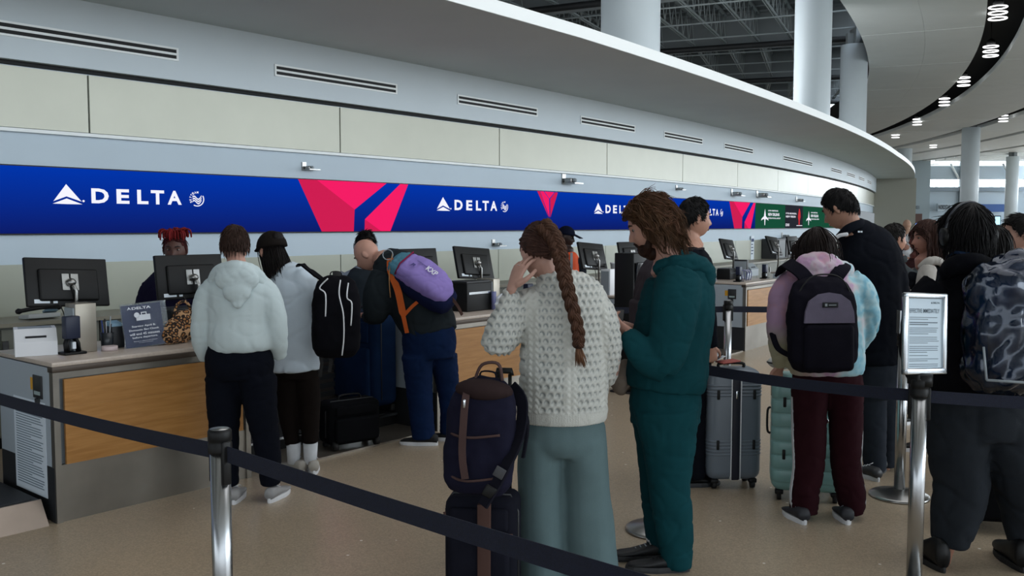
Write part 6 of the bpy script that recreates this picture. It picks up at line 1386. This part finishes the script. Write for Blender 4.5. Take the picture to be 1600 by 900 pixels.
P.garment('safety_vest', vo, [[(886, 470, 0, 19, .16), (887, 420, 0, 19, .165), (887, 402, 0, 17, .15), (886, 394, 0, 9, .09)]], .012)
for px in (880, 893): m = MB(); m.ribbon([P.J(px, 395, -.15), P.J(px, 412, -.178), P.J(px-1, 450, -.175)], .03, .008, (1, 0, 0)); m.build('reflective_stripe', grey_p, P.root)
m = MB(); m.M = P.HM @ Matrix.Rotation(rad(2), 4, 'X'); rings = []
for i in range(7):
    el = PI/2*i/6; rings.append([Vector((.092*math.cos(el)*math.sin(2*PI*k/20), .112*math.cos(el)*math.cos(2*PI*k/20), .03+.105*math.sin(el))) for k in range(20)])
m.loft(rings); nav = cloth('cap_navy', '0e1222'); cp_ = m.build('cap', nav, P.root); m = MB(); m.M = P.HM; m.box((0, .145, .035), (.14, .11, .008), (rad(-14), 0, 0), .003); m.build('brim', nav, cp_)
m = MB(); m.M = P.HM; m.box((.0, .113, .085), (.05, .004, .01), (rad(30), 0, 0)); m.build('cap_lettering', paper, cp_)
# ================================================================== the queue at right
puf = cloth('puffer_grey', '33383a')
P = simple(1400, 7.6, 20, 'man in grey puffer jacket facing right, between the tall man and the white-sleeved woman', 'a87c68', puf, 'puffer_jacket', nb, (1396, 373), '14110f', 20, 27, hs=1.02, seed=81, folds_=.0, hairk=dict(n=170, length=.03, r=.004, puff=.08, lift=.01, steps=5), turn=-10)
m = MB()
for i in range(9):
    z = .80+.055*i; m.tube([(.165*math.cos(a*PI/12)*(1 if i < 7 else .92), .155*math.sin(a*PI/12), z) for a in range(25)], .022, 8, caps=False)
m.build('quilted_baffles', puf, P.root)
m = MB(); m.tube([(.075*math.cos(a*PI/10)+.0, .075*math.sin(a*PI/10), 1.375) for a in range(21)], [(.03, .014)]*21, 8, side=(0, 0, 1), caps=False); m.build('collar', puf, P.root)
vb = cloth('black_vest', '14161c')
P = simple(1460, 6.7, 172, 'woman with brown bob, black vest and white sleeves, facing left', 'b08070', vb, 'vest', nb, (1451, 372), '3b2620', 20, 30, kind='long', hs=1.04, seed=82, fem=True, turn=8, hairk=dict(n=260, length=.24, r=.0046, puff=.13, lift=.02, steps=8, drop=True, curl=.05))
ivory = cloth('ivory_sleeve', 'b5b2ac'); P.garment('sleeve', ivory, [[(1450, 420, -.12, 13, .08), (1446, 440, -.16, 13, .085), (1443, 458, -.18, 12, .075), (1430, 462, -.16, 8, .05), (1406, 460, -.1, 6, .04)]], .012, fold(.004))
P.garment('scarf', ivory, [[(1437, 420, -.10, 6, .03), (1452, 408, -.13, 7, .035), (1466, 408, -.12, 7, .03), (1474, 414, -.08, 5, .03)]], .01)
simple(1432, 9.2, 185, 'person in dark red-brown clothes behind the puffer jacket man', '5a2e28', cloth('maroon_dark', '2a1818'), 'jacket', nb, (1437, 374), '3a1a16', 20, 24, kind='long', seed=83, hairk=dict(n=120, length=.16, r=.005, puff=.1, lift=.02, steps=6, drop=True))
P = simple(1421, 11.5, 190, 'person wrapped in a white head covering in the queue behind the puffer jacket man', 'a98070', cloth('white_robe', 'c2c8cc'), 'robe', cloth('white_robe', 'c2c8cc'), (1424, 381), None, 20, 24, seed=84)
m = MB(); m.M = P.HM; m.ell((0, -.02, .005), (.1, .115, .14)); m.ell((0, 0, -.12), (.12, .11, .09)); finish(m, 'headscarf', cloth('white_robe', 'c2c8cc'), P.root, .012, 2, fold(.006))
simple(1417, 19, 100, 'distant bald man behind the puffer jacket man', 'a68570', cloth('far_grey', '4a4f55'), 'jacket', nb, (1417, 352), None, 20, 17, seed=85, eyes=False)
simple(1556, 5.6, 95, 'person with long black hair directly behind the large traveller', '8a6656', cloth('green_black_coat', '11161a'), 'coat', nb, (1552, 385), '0d0b0b', 20, 40, kind='long', hs=1.0, seed=86, eyes=False, hairk=dict(n=240, length=.30, r=.005, puff=.14, lift=.03, steps=8, drop=True, curl=.1))
P = simple(1606, 6.2, 170, 'young man in red jacket and black scarf at the right edge', 'b08878', cloth('red_jacket', 'a01c2c'), 'jacket', nb, (1594, 366), '0f0c0c', 20, 36, hs=1.03, seed=87, hairk=dict(n=200, length=.05, r=.0045, puff=.14, lift=.025, steps=5, sweep_=(0, .5, .3)))
P.garment('scarf', cloth('black_scarf', '0b0c0f'), [[(1597, 400, 0, 26, .12), (1597, 412, 0, 28, .13)]], .012)
FAR = [(1548, 26, 'e', 'distant traveller with pale face left of the far kiosk', '3a2a26', 'b08070'), (1569, 27, 'e', 'distant person in black beyond the far kiosk', '101014', '7a5a4a'), (1583, 30, 'e', 'distant person in grey at the far right', '555a60', '9a7a6a'), (1475, 34, 'e', 'far traveller seen beside the far column', '30343c', '9a7a6a')]
for px, Y, _, lb, c, sk in FAR: simple(px, Y, -90, lb, sk, cloth('far_'+c, c), 'jacket', nb, (px, 352-.0*FPX/Y+ (1.65-1.60)*FPX/Y), '14100f', 20, .2*FPX/Y, seed=px, eyes=False, vox=.02)
# far kiosk and luggage trolleys
t = thing('check_in_machine', 'distant white self check-in machine at right, beyond the long-haired person', 'kiosk', ((1564-800)/FPX*16, 16, 0), rad(20)); m = MB(); m.b(-.09, .09, -.1, .1, 0, 1.1, .01); m.b(-.3, .3, -.12, .12, 1.1, 1.14); m.build('stand', white_p, t)
m = MB(); m.box((-.05, .05, 1.33), (.3, .04, .36), (rad(-12), 0, 0), .01); m.build('screen_housing', white_p, t); m = MB(); m.box((-.05, .025, 1.33), (.25, .01, .3), (rad(-12), 0, 0)); m.build('screen', dark_p, t)
t = thing('luggage_trolley', 'distant silver luggage trolley beside the far machine', 'trolley', ((1583-800)/FPX*13, 13, 0), rad(-20))
m = MB(); 
for sx in (-1, 1): m.tube([(sx*.25, .3, .1), (sx*.25, -.25, .15), (sx*.25, -.35, 1.05)], .02, 8)
m.tube([(-.25, -.35, 1.05), (.25, -.35, 1.05)], .022, 8); m.b(-.25, .25, -.25, .3, .12, .15); m.build('frame', chrome, t)
m = MB(); m.b(-.2, .2, -.2, .1, .6, .95, .02); m.build('case', mat('navy_case', '141c34', .5), t)
for sx in (-1, 1): m = MB(); m.cyl((sx*.25-.02, .28, .06), (sx*.25+.02, .28, .06), .06, 14); m.build('wheel', rubber, t)
# backpack resting on the carry-on
t, bm_, sm_ = backpack('navy backpack with brown trim and long buckle strap resting on the carry-on case', (-.13, 3.955, .505), (rad(-2), rad(3), rad(-12)), .30, .50, .17, '1a1a2a', 'x', no_pocket=True, straps=[([(.10, .02, .46), (.16, -.03, .40), (.165, -.10, .26), (.12, -.2, .12), (.06, -.235, .0)], .05, (1, -.4, .2)), ([(.12, .04, .4), (.17, .06, .3), (.165, .04, .15)], .04, (0, 1, .3))], strap_c='16161f')
bt = cloth('brown_leather_trim', '4d3c3a', .1)
m = MB(); 
m.ribbon(smoothpath([(-.06, -.13, .44), (-.055, -.172, .38), (-.05, -.19, .2), (-.03, -.192, .09)], 5), .03, .008, (1, 0, 0)); m.build('zip_guard', bt, t)
for L in ([(-.15, -.07, .30), (-.11, -.15, .265), (-.02, -.185, .262), (.1, -.165, .28)], [(-.14, -.07, .105), (-.10, -.15, .085), (-.02, -.185, .08), (.1, -.16, .10)]): m = MB(); m.tube(smoothpath(L, 5), .0055, 6); m.build('trim_piping', bt, t)
m = MB(); m.ell((0, -.07, .445), (.13, .085, .05)); finish(m, 'brown_top', cloth('brown_top', '2e2323'), t, .01, 2)
m = MB(); m.tube(smoothpath([(-.05, -.04, .48), (-.02, -.05, .55), (.05, -.05, .56), (.07, -.04, .49)], 5), [(.014, .007)]*16, 8, side=(0, 1, 0)); m.build('carry_handle', bt, t)
m = MB(); m.box((-.055, -.18, .40), (.010, .006, .035), bev=.002); m.build('zip_pull', chrome, t)
m = MB(); m.box((.085, -.235, .06), (.05, .012, .05), (0, rad(25), 0), .006); m.build('buckle', black_p, t); m = MB(); m.box((.12, -.225, .14), (.045, .006, .045), (0, rad(25), 0), .006); m.build('grey_pad', mat('pad_grey', '3d3e42', .6), t)
